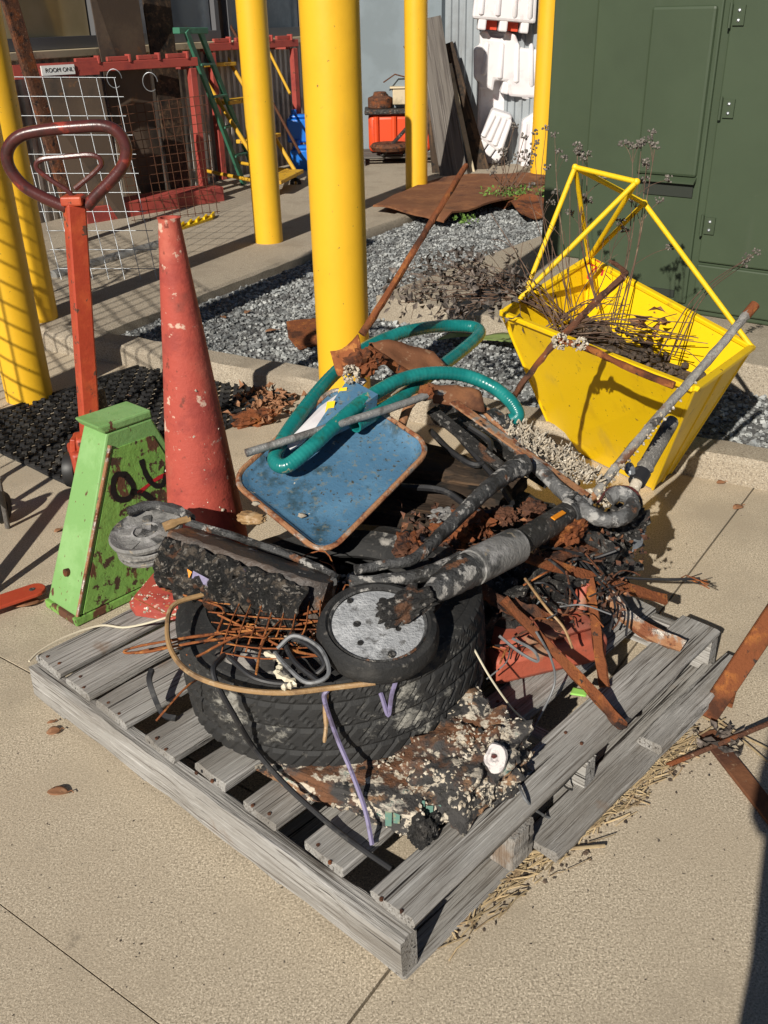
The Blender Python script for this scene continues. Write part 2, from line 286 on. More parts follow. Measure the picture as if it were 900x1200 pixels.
M['sill'] = mat('window_sill', (.58, .48, .32), [LY((.36, .3, .2), 6, .5, .66)], rough=.7)
M['glassreflect'] = mat('pane_tan_reflection', (.50, .39, .21), [LY((.58, .46, .27), 1.2, .45, .65)], rough=.12)  # tan reflection put into the pane colour
M['glassgrey'] = mat('pane_grey', (.12, .145, .17), [LY((.2, .23, .26), 1.5, .45, .65)], rough=.08)
M['steelplate'] = mat('steel_plate', (.085, .058, .04), [LY((.13, .092, .06), 1.6, .45, .65), LY((.05, .038, .03), 3, .52, .66), LY((.16, .085, .04), 8, .6, .7)], rough=.75, bump=.2)
M['ladderyellow'] = mat('ladder_yellow', (.62, .35, .02), [LY((.16, .08, .03), 16, .56, .62, r=.9), LY((.45, .24, .02), 8, .5, .66)], rough=.55)
M['laddergreen'] = mat('ladder_green', (.045, .17, .105), [LY((.07, .24, .15), 6, .5, .66)], rough=.5)
M['ladderwhite'] = mat('ladder_cap', (.7, .7, .68), rough=.5)
M['caster'] = mat('caster_black', (.02, .02, .02), rough=.5)
M['label'] = mat('label_white', (.8, .8, .78), rough=.5)
M['ink'] = mat('ink_black', (.012, .012, .012), rough=.5)
M['redink'] = mat('ink_red', (.50, .02, .03), rough=.6)
M['leaf'] = mat('dry_leaf', (.27, .125, .06), [LY((.36, .19, .10), 30, .5, .64), LY((.14, .07, .04), 50, .58, .66)], rough=.8)
M['leafdark'] = mat('dead_leaf_dark', (.09, .072, .06), [LY((.2, .17, .15), 40, .5, .64), LY((.03, .025, .022), 30, .52, .64)], rough=.85, island=.5, shift=False)
M['stem'] = mat('dry_stem', (.105, .062, .042), [LY((.19, .13, .09), 20, .5, .66)], rough=.85, island=.4, shift=False)
M['seed'] = mat('seed_head', (.12, .105, .09), [LY((.24, .215, .185), 70, .5, .62)], rough=.9, island=.4, shift=False)
M['soil'] = mat('soil', (.07, .052, .04), [LY((.14, .10, .07), 40, .5, .62), LY((.03, .024, .02), 25, .52, .62)], rough=.97, bump=1.5, bs=60)
M['straw'] = mat('straw', (.46, .35, .2), [LY((.3, .21, .12), 30, .5, .64)], rough=.8, island=.45, shift=False)
M['weed'] = mat('weed_green', (.10, .19, .03), [LY((.17, .26, .06), 30, .5, .64)], rough=.7, island=.4, shift=False)
M['bigleaf'] = mat('broad_leaf_green', (.19, .26, .075), [LY((.28, .34, .13), 12, .5, .66)], rough=.7)
M['skin'] = mat('skin', (.45, .27, .19), rough=.6)
M['cloth'] = mat('cloth_dark', (.05, .06, .09), [LY((.07, .08, .11), 30, .5, .6)], rough=.9)

# ================================================================ SETTING
# ---- ground: dirt base with concrete slabs divided by recessed joints
g = MB(); S = 40
g.add([(-S, -S, -.015), (S, -S, -.015), (S, S, -.015), (-S, S, -.015)], [(0, 1, 2, 3)])
ground = struct(build('ground', g, M['dirt'], smooth=False))
J0 = Z(412, 1195); J1 = Z(857, 607); jd = (J1 - J0).normalized(); jn = V((jd.y, -jd.x, 0))   # jn points right
j3 = (Z(12, 776) - J0).dot(jd); j2 = (Z(95, 1131) - J0).dot(jd); gp = .003
def slab(a0, a1, b0, b1):
    mb = MB(); c = lambda a, b: J0 + jd * a + jn * b
    n = 1
    p = [c(a0, b0), c(a1, b0), c(a1, b1), c(a0, b1)]
    mb.prism([q + V((0, 0, -.1)) for q in p], (0, 0, .1))
    o = build('slab', mb, M['concrete'], ground, smooth=False)
    return o
slab(-6, 14, gp, 9); slab(-6, j2 - gp * .5, -9, -gp); slab(j2 + gp * .5, j3 - gp, -9, -gp); slab(j3 + gp, 12, -9, -gp)
# ---- kerbs, walkway, gravel bed
k0 = Z(310, 420, .1)
def AB(a, b, z=0): return k0 + B * b + A * a + V((0, 0, z - k0.z))
wline = (Z(300, 333) - k0).dot(B)        # b coordinate of the gravel's left boundary
bl = wline - .16
mb = MB(); mb.prism([AB(0, bl, -.05), AB(9.5, bl, -.05), AB(9.5, bl - 2.6, -.05), AB(0, bl - 2.6, -.05)], (0, 0, .1)); walkway = struct(build('walkway', mb, M['concrete2'], smooth=False, bevel=.012))
mb = MB(); mb.prism([AB(5.2, wline + .005, -.05), AB(9.5, wline + .005, -.05), AB(9.5, wline + 8, -.05), AB(5.2, wline + 8, -.05)], (0, 0, .094)); struct(build('pavement', mb, M['concrete2'], smooth=False, bevel=.012))
def kerbmesh(p, q, w_, h_, mt, name='kerb', seg=40):
    d = (q - p).normalized(); s = UP.cross(d); L = (q - p).length; vs = []; c = .018
    sec = [(0, 0), (0, h_ - c), (c, h_), (w_ - c, h_), (w_, h_ - c), (w_, 0)]; n = len(sec); mb = MB()
    for i in range(seg + 1):
        for j, (y, z) in enumerate(sec):
            k = V((i * .9, j * 1.3, 2.)); vs.append(p + d * (L * i / seg) + s * (y + .007 * noise.noise(k)) + UP * (z + (.008 * noise.noise(k * 1.7) if z > 0 else 0)))
    fs = [(i * n + j, i * n + j + 1, (i + 1) * n + j + 1, (i + 1) * n + j) for i in range(seg) for j in range(n - 1)] + [tuple(range(n)), tuple(seg * n + j for j in range(n))]
    mb.add(vs, fs); return struct(build(name, mb, mt))
kerbmesh(AB(0, 2.35, .0), AB(0, wline - .2, .0), .17, .10, M['concrete2'])       # near kerb, across
kerbmesh(AB(.02, wline - .005, 0), AB(5.2, wline - .005, 0), .15, .075, M['concrete2'])  # walkway edge
mb = MB(); mb.prism([AB(0, wline, -.008), AB(5.2, wline, -.008), AB(5.2, wline + 8, -.008), AB(0, wline + 8, -.008)], (0, 0, .02)); gb = struct(build('gravel_bed', mb, M['gravelbase'], smooth=False))
# loose stones
shapes = []
for s in range(6):
    bm = bmesh.new(); bmesh.ops.create_cone(bm, cap_ends=True, segments=4, radius1=1, radius2=.55, depth=1.3)
    for v in bm.verts: v.co *= 1 + .5 * noise.noise(v.co * 1.3 + V((s * 5.1, 0, 0)))
    shapes.append(([v.co.copy() for v in bm.verts], [tuple(v.index for v in f.verts) for f in bm.faces])); bm.free()
vs = []; fs = []
def stone(p, r):
    sv, sf = random.choice(shapes); q = Quaternion((rnd(-1, 1), rnd(-1, 1), rnd(-1, 1), rnd(-1, 1))).normalized(); n = len(vs)
    for v in sv:
        t = q @ v; vs.append((p.x + t.x * r, p.y + t.y * r, p.z + t.z * r * .8))
    fs.extend([tuple(i + n for i in f) for f in sf])
for i in range(46000):
    p = AB(rnd(.02, 5.15), wline + .02 + rnd(0, 1) * 4.0, .014)
    stone(p + V((0, 0, rnd(-.004, .01))), rnd(.005, .0135) if random.random() < .93 else rnd(.014, .02))
mb = MB(); mb.v = [V(v) for v in vs]; mb.f = fs
stuff(tag(build('gravel', mb, M['gravel'], smooth=False), 'loose grey crushed gravel filling the kerbed bed', 'gravel'))
# cabinet pad
CA = math.radians(128); cb = V((math.sin(CA), math.cos(CA), 0)); ca = V((-cb.y, cb.x, 0))   # cb along the front, ca away
pl = Z(440, 346, .15)
mb = MB(); mb.prism([pl + V((0, 0, -.15)), pl + cb * 4 + V((0, 0, -.15)), pl + cb * 4 + ca * 2.1 + V((0, 0, -.15)), pl + ca * 2.1 + V((0, 0, -.15))], (0, 0, .15))
struct(build('equipment_pad', mb, M['concrete2'], smooth=False, bevel=.01))

# ================================================================ CABINET
c0 = Z(672, 347, .152)
cab = thing('utility_cabinet', 'large dark green steel utility cabinet with hinged doors on a concrete pad', 'cabinet', c0)
def cq(s, d, z): return c0 + cb * s + ca * d + V((0, 0, z))
mb = MB(); mb.prism([cq(0, .02, 0), cq(3, .02, 0), cq(3, 1.4, 0), cq(0, 1.4, 0)], (0, 0, 2.2)); body = build('body', mb, M['green'], cab, smooth=False, bevel=.01)
rb = Z(633, 297, .152)
mb = MB(); rr = (rb - c0); rs, rd = rr.dot(cb), rr.dot(ca)
mb.prism([cq(rs, rd, 0), cq(0, rd, 0), cq(0, rd + .8, 0), cq(rs, rd + .8, 0)], (0, 0, 2.2)); build('rear_housing', mb, M['green'], cab, smooth=False, bevel=.01)
def cpx(x, y):      # point on cabinet front face seen at a pixel
    d = ray(x, y); o = V((0, 0, H)); t = (c0 - o).dot(ca) / d.dot(ca); r = o + d * t - c0; return r.dot(cb), r.z
s1, _ = cpx(836, 150); sA, zA = cpx(819, 222); sL, zl = cpx(756, 205); st_, zt = cpx(828, 6)
def panel(name, s0, s1_, z0, z1, d=.022, mt='green', th=.03):
    mb = MB(); mb.prism([cq(s0, .02 - d, z0), cq(s1_, .02 - d, z0), cq(s1_, .02 - d, z1), cq(s0, .02 - d, z1)], ca * (d - .004 if th is None else th)); return build(name, mb, M[mt], cab, smooth=False, bevel=.008)
zs = (zA + zl) / 2; sP, _ = cpx(757, 90)
d1 = panel('door', .012, s1 - .028, .05, 2.16, .016)
build('access_panel', MB().prism([cq(sP, -.016, zs + .03), cq(s1 - .05, -.016, zs + .03), cq(s1 - .05, -.016, zt + .0), cq(sP, -.016, zt + .0)], ca * .03), M['green'], cab, smooth=False, bevel=.014)
build('panel_shadow', MB().prism([cq(sL, -.0045, zs - .065), cq(s1 - .06, -.0045, zs - .065), cq(s1 - .06, -.0045, zs + .01), cq(sL, -.0045, zs + .01)], ca * .02), M['greendark'], cab, smooth=False)  # dark band painted in as the access panel's shadow
mb = MB(); mb.prism([cq(sL - .02, .003, zs + .012), cq(sL - .02, -.03, zs + .0), cq(sL - .02, -.03, zs + .008), cq(sL - .02, .003, zs + .03)], cb * (s1 - .03 - sL)); build('panel_lip', mb, M['green'], cab, smooth=False)
_, zb_ = cpx(780, 341)
build('lower_slot', MB().prism([cq(sL, -.0045, zb_ - .025), cq(s1 - .09, -.0045, zb_ - .025), cq(s1 - .09, -.0045, zb_ + .01), cq(sL, -.0045, zb_ + .01)], ca * .02), M['greendark'], cab, smooth=False)
_, zd = cpx(830, 310)
panel('door', s1 + .008, 2.1, zd + .006, 2.16, .016)
panel('kick_panel', s1 + .008, 2.1, .03, zd - .006, .018)
for px, py in ((848, 127), (826, 264), (860, 18)):
    a, z = cpx(px, py)
    h = build('hinge', MB().tube([cq(a - .012, -.012, z - .05), cq(a - .012, -.012, z + .05)], .008, 8), M['green'], cab)
    build('hinge_leaf', MB().prism([cq(a, .002, z - .04), cq(a + .05, .002, z - .04), cq(a + .05, .002, z + .04), cq(a, .002, z + .04)], -ca * .008), M['green'], h, smooth=False)
    for dz in (-.02, .02): build('bolt', MB().blob(cq(a + .025, -.006, z + dz), (.009, .009, .009), 0, 1, 1), M['galv'], h)

# ================================================================ BUILDING (two clad walls meeting in a corner)
W0 = V((-.62, 12.25, 0))
bld = thing('building', 'grey corrugated metal workshop with windows and a flat blue grey door', 'building', W0)
def corr(p, d, L, z0, z1, pitch, depth, nrm):
    mb = MB(); n = int(L / pitch); pts = []
    for i in range(n):
        for t, k in ((0, 0), (.42, 0), (.52, 1), (.9, 1)): pts.append(p + d * ((i + t) * pitch) + nrm * (depth * k))
    vs = [q + V((0, 0, z0)) for q in pts] + [q + V((0, 0, z1)) for q in pts]; k = len(pts)
    return mb.add(vs, [(i, i + 1, k + i + 1, k + i) for i in range(k - 1)])
nL = B; zs_ = 1.28; zl_ = 1.50
build('cladding', corr(W0 - A * 9, A, 9, -.05, zs_, .095, .03, nL), M['claddingbrown'], bld, smooth=False)
build('cladding', corr(W0 - A * 9, A, 9, 2.7, 3.6, .095, .03, nL), M['claddingbrown'], bld, smooth=False)
build('cladding', corr(W0, B, 9, -.05, 3.6, .085, .022, -A), M['cladding'], bld, smooth=False)
mb = MB(); mb.prism([W0 - A * 9 - nL * .02 + V((0, 0, -.05)), W0 - nL * .02 + V((0, 0, -.05)), W0 + A * .1 - nL * .15 + V((0, 0, -.05)), W0 - A * 9 - nL * .15 + V((0, 0, -.05))], (0, 0, 3.65)); build('wall_core', mb, M['steelplate'], bld, smooth=False)
def wpt(s, d, z): return W0 + A * s + nL * d + V((0, 0, z))
for (s0, s1w, gm) in ((-6.2, -3.55, 'glassreflect'), (-3.4, -1.9, 'glassgrey'), (-1.75, -.35, 'glassgrey')):
    wn = build('window', MB().box(wpt((s0 + s1w) / 2, .015, zs_ + .11), (s1w - s0, .09, .09), A).box(wpt((s0 + s1w) / 2, .015, 2.62), (s1w - s0, .09, .09), A).box(wpt(s0 + .03, .014, 1.97), (.06, .08, 1.3), A).box(wpt(s1w - .03, .014, 1.97), (.06, .08, 1.3), A), M['winframe'], bld, smooth=False)
    build('sill', MB().box(wpt((s0 + s1w) / 2, .045, zs_ + .03), (s1w - s0 + .08, .13, .06), A), M['sill'], wn, smooth=False, bevel=.006)
    k = 3 if gm == 'glassreflect' else 2
    for i in range(k):
        a = s0 + .06 + (s1w - s0 - .12) * i / k; b = s0 + .06 + (s1w - s0 - .12) * (i + 1) / k
        build('pane', MB().box(wpt((a + b) / 2, -.004, 1.97), (b - a - .04, .01, 1.22), A), M[gm], wn, smooth=False)
        if i: build('mullion', MB().box(wpt(a, .012, 1.97), (.04, .05, 1.22), A), M['winframe'], wn, smooth=False)
def rw(s, d, z): return W0 + B * s - A * d + V((0, 0, z))
s_d0, s_d1 = .42, 1.52
dr = build('door', MB().box(rw((s_d0 + s_d1) / 2, .035, 1.06), (s_d1 - s_d0, .04, 2.1), B), M['door'], bld, smooth=False, bevel=.004)
build('door_frame', MB().box(rw(s_d0 - .05, .045, 1.08), (.09, .09, 2.16), B).box(rw(s_d1 + .05, .045, 1.08), (.09, .09, 2.16), B).box(rw((s_d0 + s_d1) / 2, .045, 2.21), (s_d1 - s_d0 + .19, .09, .09), B), M['door'], dr, smooth=False)
build('hinge', MB().box(rw(s_d0 + .03, .06, 1.3), (.03, .02, .16), B), M['galv'], dr, smooth=False)
build('corner_trim', MB().box(W0 + V((.06, -.1, 1.8)), (.10, .10, 3.6), B), M['door'], bld, smooth=False)

# ================================================================ BOLLARDS
def bollard(px, py, label, h=2.25, r=.105):
    p = Z(px, py); p = p + V((0, r * .6, 0)); p.z = 0
    t = thing('bollard', label, 'bollard', p, 'yellow steel bollards')
    n = 12; prof = [(0, h + r * .55)] + [(r * math.sin(a), h + r * .55 * math.cos(a)) for a in [math.pi / 2 * i / 5 for i in range(1, 6)]] + [(r * 1.0, h - .01), (r, .004), (0, .004)]
    build('post', MB().lathe(prof, 40, Matrix.Translation(p)), M['yellow'], t)
    return t
bollard(406, 512, 'thick yellow steel bollard standing in front of the kerb behind the junk pile', 2.15)
bollard(315, 293, 'yellow bollard on the walkway beside the yellow rolling ladder', 2.1)
bollard(488.5, 229, 'yellow bollard beside the leaning grey planks', 2.1)
bollard(634, 216, 'yellow bollard between the white barriers and the green cabinet', 2.1)
bollard(30, 472, 'yellow bollard at the corner of the black rubber mat, striped by mesh shadows', 2.1)
bollard(44, 387, 'yellow bollard behind the red tow handle and beside the galvanised grid panel', 2.1)

# ================================================================ BACKGROUND LEFT
def rack(corners, zt, label, back=.55, sgn=None):
    p, q = corners; t = thing('storage_rack', label, 'rack', p, 'red steel racks')
    d = (q - p).normalized(); n = -B * back
    for a, nm in ((p, 'post'), (q, 'post'), (p + n, 'post'), (q + n, 'post')):
        beam(nm, a + UP * .05, a + UP * (zt - .06), .065, .065, M['rackred'], t, d)
    for a, b in ((p, q), (p + n, q + n)): beam('top_beam', a + UP * (zt - .01) - d * .12, b + UP * (zt - .01) + d * .06, .05, .07, M['rackred'], t)
    for a in (p, q): beam('cross_beam', a + UP * (zt - .03) + n * .1, a + UP * (zt - .03) + n * .93, .06, .08, M['rackred'], t)
    for k in range(4):
        a = p.lerp(q, (k + .5) / 4); build('hook_plate', MB().box(a + UP * (zt + .045), (.2, .035, .035), d).box(a + UP * (zt + .045) + d * .1, (.02, .07, .06), d), M['rackred'], t, smooth=False, bevel=.004)
    return t, d
p1, q1 = Z(112, 262), Z(241, 240)
rk, dk = rack((p1, q1), 1.22, 'red steel rack with hook plates and a white printed label, beside the brown wire mesh')
base = beam('base_beam', p1 + V((0, 0, .09)) - dk * .1 + V((0, -.12, 0)), q1 + V((0, 0, .09)) + dk * .15 + V((0, -.12, 0)), .26, .17, M['rackred'], rk)
# printed label
def text(body, loc, X, Nn, size, mt, parent, name='lettering'):
    cu = bpy.data.curves.new('txt', 'FONT'); cu.body = body; cu.size = size; cu.align_x = 'CENTER'; cu.align_y = 'CENTER'; cu.extrude = .0005
    o = bpy.data.objects.new('txt', cu); C.objects.link(o); dg = bpy.context.evaluated_depsgraph_get(); dg.update()
    me = bpy.data.meshes.new_from_object(o.evaluated_get(dg)); bpy.data.objects.remove(o)
    me.materials.clear(); me.materials.append(mt); X = V(X).normalized(); Nn = V(Nn).normalized()
    mm = Matrix((X, Nn.cross(X), Nn)).transposed()
    o = bpy.data.objects.new(name, me); C.objects.link(o); o.parent = parent; o.location = V(loc) - wl(parent)
    o.rotation_mode = 'QUATERNION'; o.rotation_quaternion = mm.to_quaternion(); return o
nk = V((dk.y, -dk.x, 0))
lp = Y(68, 82, p1.y - .2)
lb = build('label_plate', MB().box(lp, (.28, .012, .07), dk), M['label'], rk, smooth=False)
text('ROOM ONLY', lp + nk * .0075 + dk * .02, dk, nk, .044, M['ink'], lb)
build('sign_bar', MB().box(lp - nk * .02, (.72, .025, .1), dk), M['rackred'], rk, smooth=False)
p2, q2 = Z(262, 216), Z(352, 200)
rk2, _ = rack((p2, q2), 1.3, 'red steel rack behind the yellow rolling ladder')
# leaning steel plates
def leaning_plate(label, quad, th, mt, name='steel_plate', cat='steel plate', n=None):
    a, b, c, d = quad; nn = (b - a).cross(d - a).normalized()
    return tag(build(name, MB().prism([a, b, c, d], nn * th), mt, None, smooth=False, bevel=.003, org=a), label, cat)
leaning_plate('wide dark brown steel plate leaning on the workshop wall behind the rack', [Z(150, 246, .0), Z(196, 240, .0), Y(156, -40, 8.85), Y(98, -40, 8.5)], .02, M['steelplate'])
leaning_plate('narrow black steel plate leaning beside the wide brown one', [Z(203, 244, .0), Z(224, 240, .0), Y(194, -40, 9.3), Y(160, -40, 9.05)], .02, M['wooddark'])
# dark cupboard-like plate left
leaning_plate('rusty brown angle post leaning behind the bollard at the grid panel', [Z(88, 292, .0), Z(100, 290, .0), Y(12, -20, 7.4), Y(-6, -20, 7.3)], .06, M['rustdark'], 'angle_post', 'post')
leaning_plate('dark steel sheet standing behind the galvanised grid panel', [Z(90, 268, .0), Z(150, 262, .0), Y(118, 92, 8.3), Y(28, 92, 7.9)], .015, M['steelplate'])
def grid(name, label, c, nu, nv, r, mt, mt2=None, jit=0):
    bl_, br_, tr_, tl_ = c; t = thing(name, label, 'mesh panel', (bl_ + br_) / 2)
    nn = (br_ - bl_).cross(tl_ - bl_).normalized()
    for i in range(nu + 1):
        k = i / nu; rod('vertical_wire', bl_.lerp(br_, k) + nn * r * 2, tl_.lerp(tr_, k) + nn * r * 2, r, mt, t)
    for j in range(nv + 1):
        k = j / nv; ov = (br_ - bl_).normalized() * .03
        rod('cross_wire', bl_.lerp(tl_, k) - ov * rnd(.3, 1), br_.lerp(tr_, k) + ov * rnd(.3, 1.4), r, mt2 or mt, t)
    return t
grid('wire_grid_panel', 'galvanised wire grid panel leaning beside the red tow handle', [Z(75, 337), Z(186, 337), Y(134, 91, 6.75), Y(8, 90, 6.75)], 6, 11, .0026, M['galv'])
grid('wire_mesh_panel', 'rusty brown fine wire mesh panel leaning on the red rack', [Z(160, 268), Z(256, 258), Y(236, 112, 8.65), Y(128, 126, 8.35)], 11, 14, .0028, M['rustdark'])
# bent wire loops on the rack beam
for px, py in ((176, 96), (134, 92)):
    c = Y(px, py, 8.45); tag(build('wire_loop', MB().tube([c + V((.06 * math.cos(a), 0, .07 * math.sin(a))) for a in [2 * math.pi * i / 20 for i in range(18)]], .003, 5), M['galv'], None, org=c), 'thin wire loop hanging from the red rack beam' if px > 150 else 'thin wire hook hung on the red rack beam by the plates', 'wire')
# grey pipe on the ground
a, b = Z(62, 325, .05), Z(188, 288, .05)
tag(build('pipe', MB().tube([a, b], .045, 14), M['steelpipe'], None, org=a), 'grey steel pipe lying on the ground behind the grid panel', 'pipe')
a, b = Z(212, 268, .06), Z(248, 256, .06)
mb = MB()
for i in range(5): mb.bar(a + V((0, i * .035, 0)), b + V((0, i * .035, 0)), .02, .02)
for i in range(5): mb.bar(a.lerp(b, i / 4) + V((0, 0, .021)), a.lerp(b, i / 4) + V((0, .14, .021)), .015, .02)
tag(build('step_grating', mb, M['hopper'], None, smooth=False, org=a), 'small yellow grating lying by the red rack base', 'grating')
# rolling ladder
L0 = Z(205, 214); lad = thing('rolling_ladder', 'yellow steel rolling ladder with treads, handrail and casters', 'ladder', L0)
ym = M['ladderyellow']
fl, fr = Z(318, 238, 0), Z(347, 222, 0); bl2, br2 = Z(206, 212, 0), Z(258, 206, 0)
zt = 1.45
for a, tp in ((bl2, Y(200, -30, bl2.y)), (br2, Y(243, -30, br2.y))): rod('post', a + UP * .12, tp, .018, ym, lad)
tl1, tl2 = Y(203, 34, bl2.y), Y(246, 34, br2.y)
for a, b in ((tl1, fl + UP * .18), (tl2, fr + UP * .18)): rod('stringer', a, b, .02, ym, lad)
rod('handrail', Y(248, -10, br2.y), Y(352, 180, fr.y), .014, M['rustdark'], lad)
rod('handrail', Y(300, 30, br2.y - .5), Y(340, 110, fr.y), .014, ym, lad)
for k in range(5):
    a = tl1.lerp(fl + UP * .18, k / 4); b = tl2.lerp(fr + UP * .18, k / 4); a2 = a.lerp(b, .04); b2 = a.lerp(b, .96)
    beam('tread', a2, b2, .2, .035, ym, lad)
for a, b in ((bl2, br2), (fl, fr), (bl2, fl), (br2, fr)): rod('base_rail', a + UP * .17, b + UP * .17, .018, ym, lad)
for a in (bl2, br2, fl, fr):
    cs = build('caster', MB().bar(a + UP * .05, a + UP * .17, .02, .03), ym, lad)
    build('wheel', MB().lathe([(.02, -.015), (.055, -.015), (.06, 0), (.055, .015), (.02, .015)], 16, Matrix.Translation(a + UP * .06) @ Matrix.Rotation(math.pi / 2, 4, 'X'), True), M['caster'], cs)
# green step ladder
g0 = Z(290, 232); gl = thing('step_ladder', 'dark green folding step ladder leaning on the yellow rolling ladder', 'ladder', g0)
ga, gb_ = Y(218, 36, 9.3), Y(234, 36, 9.6); gc, gd = Z(288, 222), Z(304, 215)
beam('rail', ga, gc, .03, .06, M['laddergreen'], gl); beam('rail', gb_, gd, .03, .06, M['laddergreen'], gl)
for k in range(1, 5): beam('rung', ga.lerp(gc, k / 5.2), gb_.lerp(gd, k / 5.2), .06, .02, M['laddergreen'], gl)
beam('top_cap', Y(202, 36, 9.25), Y(236, 36, 9.6), .16, .05, M['laddergreen'], gl)
# blue jugs
for i, (px, py, s) in enumerate(((352, 165, 1), (358, 195, 1.))):
    c = Z(352, 206) + V((.03 * i, .25 - .12 * i, .32 if i == 0 else .02)); t = thing('jug', 'blue plastic jug stacked on top of another' if i == 0 else 'blue plastic jug under another one beside the rolling ladder', 'jug', c, 'blue jugs')
    build('body', MB().prism([c + V((x, y, 0)) for x, y in ((-.13, -.1), (.13, -.1), (.13, .1), (-.13, .1))], (0, 0, .24)).prism([c + V((x, y, .24)) for x, y in ((-.1, -.07), (.1, -.07), (.1, .07), (-.1, .07))], (0, 0, .04)), M['bluejug'], t, bevel=.03)
    build('cap', MB().lathe([(0, .33), (.03, .33), (.03, .28), (0, .28)], 14, Matrix.Translation(c + V((-.05, 0, 0)))), M['bluejug'], t)
# small pallet with orange tote and scrap behind big bollard
pp = Z(437, 200); t = thing('small_pallet', 'grey wooden pallet under the orange tote by the workshop door', 'pallet', pp)
for k in range(5): beam('deck_board', pp + V((-.15, .1 + .2 * k, .13)), pp + V((.98, .1 + .2 * k, .13)), .11, .022, M['woodgrey'], t)
for k in range(3): beam('stringer', pp + V((-.1 + .5 * k, 0, .06)), pp + V((-.1 + .5 * k, 1.0, .06)), .04, .11, M['woodgrey'], t)
tc_ = pp + V((.32, .6, .145)); t = thing('tote', 'orange plastic tote standing on the small grey pallet', 'tote', tc_)
build('tub', MB().prism([tc_ + V(p) for p in ((-.36, -.25, 0), (.36, -.25, 0), (.36, .25, 0), (-.36, .25, 0))], (0, 0, .4)), M['orangeplastic'], t, bevel=.05)
build('rim', MB().prism([tc_ + V(p) for p in ((-.4, -.29, .4), (.4, -.29, .4), (.4, .29, .4), (-.4, .29, .4))], (0, 0, .05)), M['char'], t, bevel=.015)
for k in range(3): build('rib', MB().tube([tc_ + V((-.27 + .2 * k, -.255, .03)), tc_ + V((-.27 + .2 * k, -.26, .38))], .03, 8), M['orangeplastic'], t)
for k, (dx, dz, s, lab) in enumerate(((-.22, .52, .1, 'rusty metal housing on the tote beside the thick bollard'), (.16, .55, .13, 'khaki crate lying on top of the orange tote'))):
    c = tc_ + V((dx, 0, dz)); o = MB()
    if k: o.prism([c + V(p) for p in ((-.24, -.15, -.06), (.26, -.15, -.06), (.22, .15, -.06), (-.22, .15, -.06))], (0, 0, .17)).box(c + V((0, 0, .115)), (.54, .34, .02))
    else: o.lathe([(0, .1), (.07, .1), (.08, .06), (.14, .04), (.14, -.07), (0, -.07)], 20, Matrix.Translation(c))
    tag(build('crate' if k else 'housing', o, M['sill'] if k else M['rustdark'], None, bevel=.01, org=c), lab, 'crate' if k else 'housing')
c = tc_ + V((.1, -.1, .66)); mb = MB()
mb.tube(spl([c, c + V((.12, 0, .12)), c + V((.05, 0, .25)), c + V((-.05, 0, .42))], 4), [.016] * 6 + [.01] * 6 + [.005], 6).tube([c + V((.08, 0, .08)), c + V((-.15, 0, .14)), c + V((-.28, 0, .06))], .008, 6)
tag(build('driftwood', mb, M['rustdark'], None, org=c), 'dark bent branch sticking up from the scrap on the tote', 'branch')
c = tc_ + V((.2, -.2, .72)); tag(build('blue_cap', MB().lathe([(0, .05), (.04, .05), (.045, 0), (0, 0)], 12, Matrix.Translation(c)), M['bluejug'], None, org=c), 'small blue cap on the scrap above the orange tote', 'cap')
for k, (x0, x1, z1) in enumerate(((-.05, .35, .42), (.2, .38, .36))):
    a = pp + V((.15 + x0, .02, .15)); b = pp + V((.2 + x1, .25, .15 + z1))
    t = beam('iron_bar', a, b, .05, .025, M['char'], None); tag(t, ('long' if k == 0 else 'short') + ' dark iron bar propped against the orange tote', 'bar')
c = pp + V((.2, .12, .2)); tag(build('rust_lump', MB().lathe([(.05, 0), (.2, 0), (.23, .04), (.2, .07), (.05, .07)], 22, Matrix.Translation(c), True), M['rustdark'], None, org=c), 'rusty iron ring lying on the small grey pallet', 'ring')
# leaning planks
a = Z(516, 212); tops = Y(505, 22, 11.05)
def lean(label, b0, t0, w_, th, mt, name='plank'):
    o = beam(name, b0, t0, w_, th, M[mt], None, V((0, -1, 0))); return tag(o, label, 'plank', 'planks leaning on the workshop wall')
lean('widest grey weathered plank leaning on the workshop wall', Z(533, 212), Y(501, 22, 11.0), .28, .04, 'woodgrey')
lean('dark edge plank tucked behind the widest grey plank', Z(515, 212) + V((0, .2, 0)), Y(497, 30, 11.15), .12, .04, 'wooddark')
lean('dark short plank leaning with its foot spread toward the white barriers', Z(566, 204), Y(522, 52, 11.1), .16, .04, 'wooddark')
o = tag(build('white_lath', MB().bar(Z(555, 207), Y(527, 75, 10.95), .045, .03, V((0, -1, 0))), M['sill'], None, smooth=False, org=Z(555, 207)), 'pale thin lath leaning between the planks', 'lath', 'planks leaning on the workshop wall')
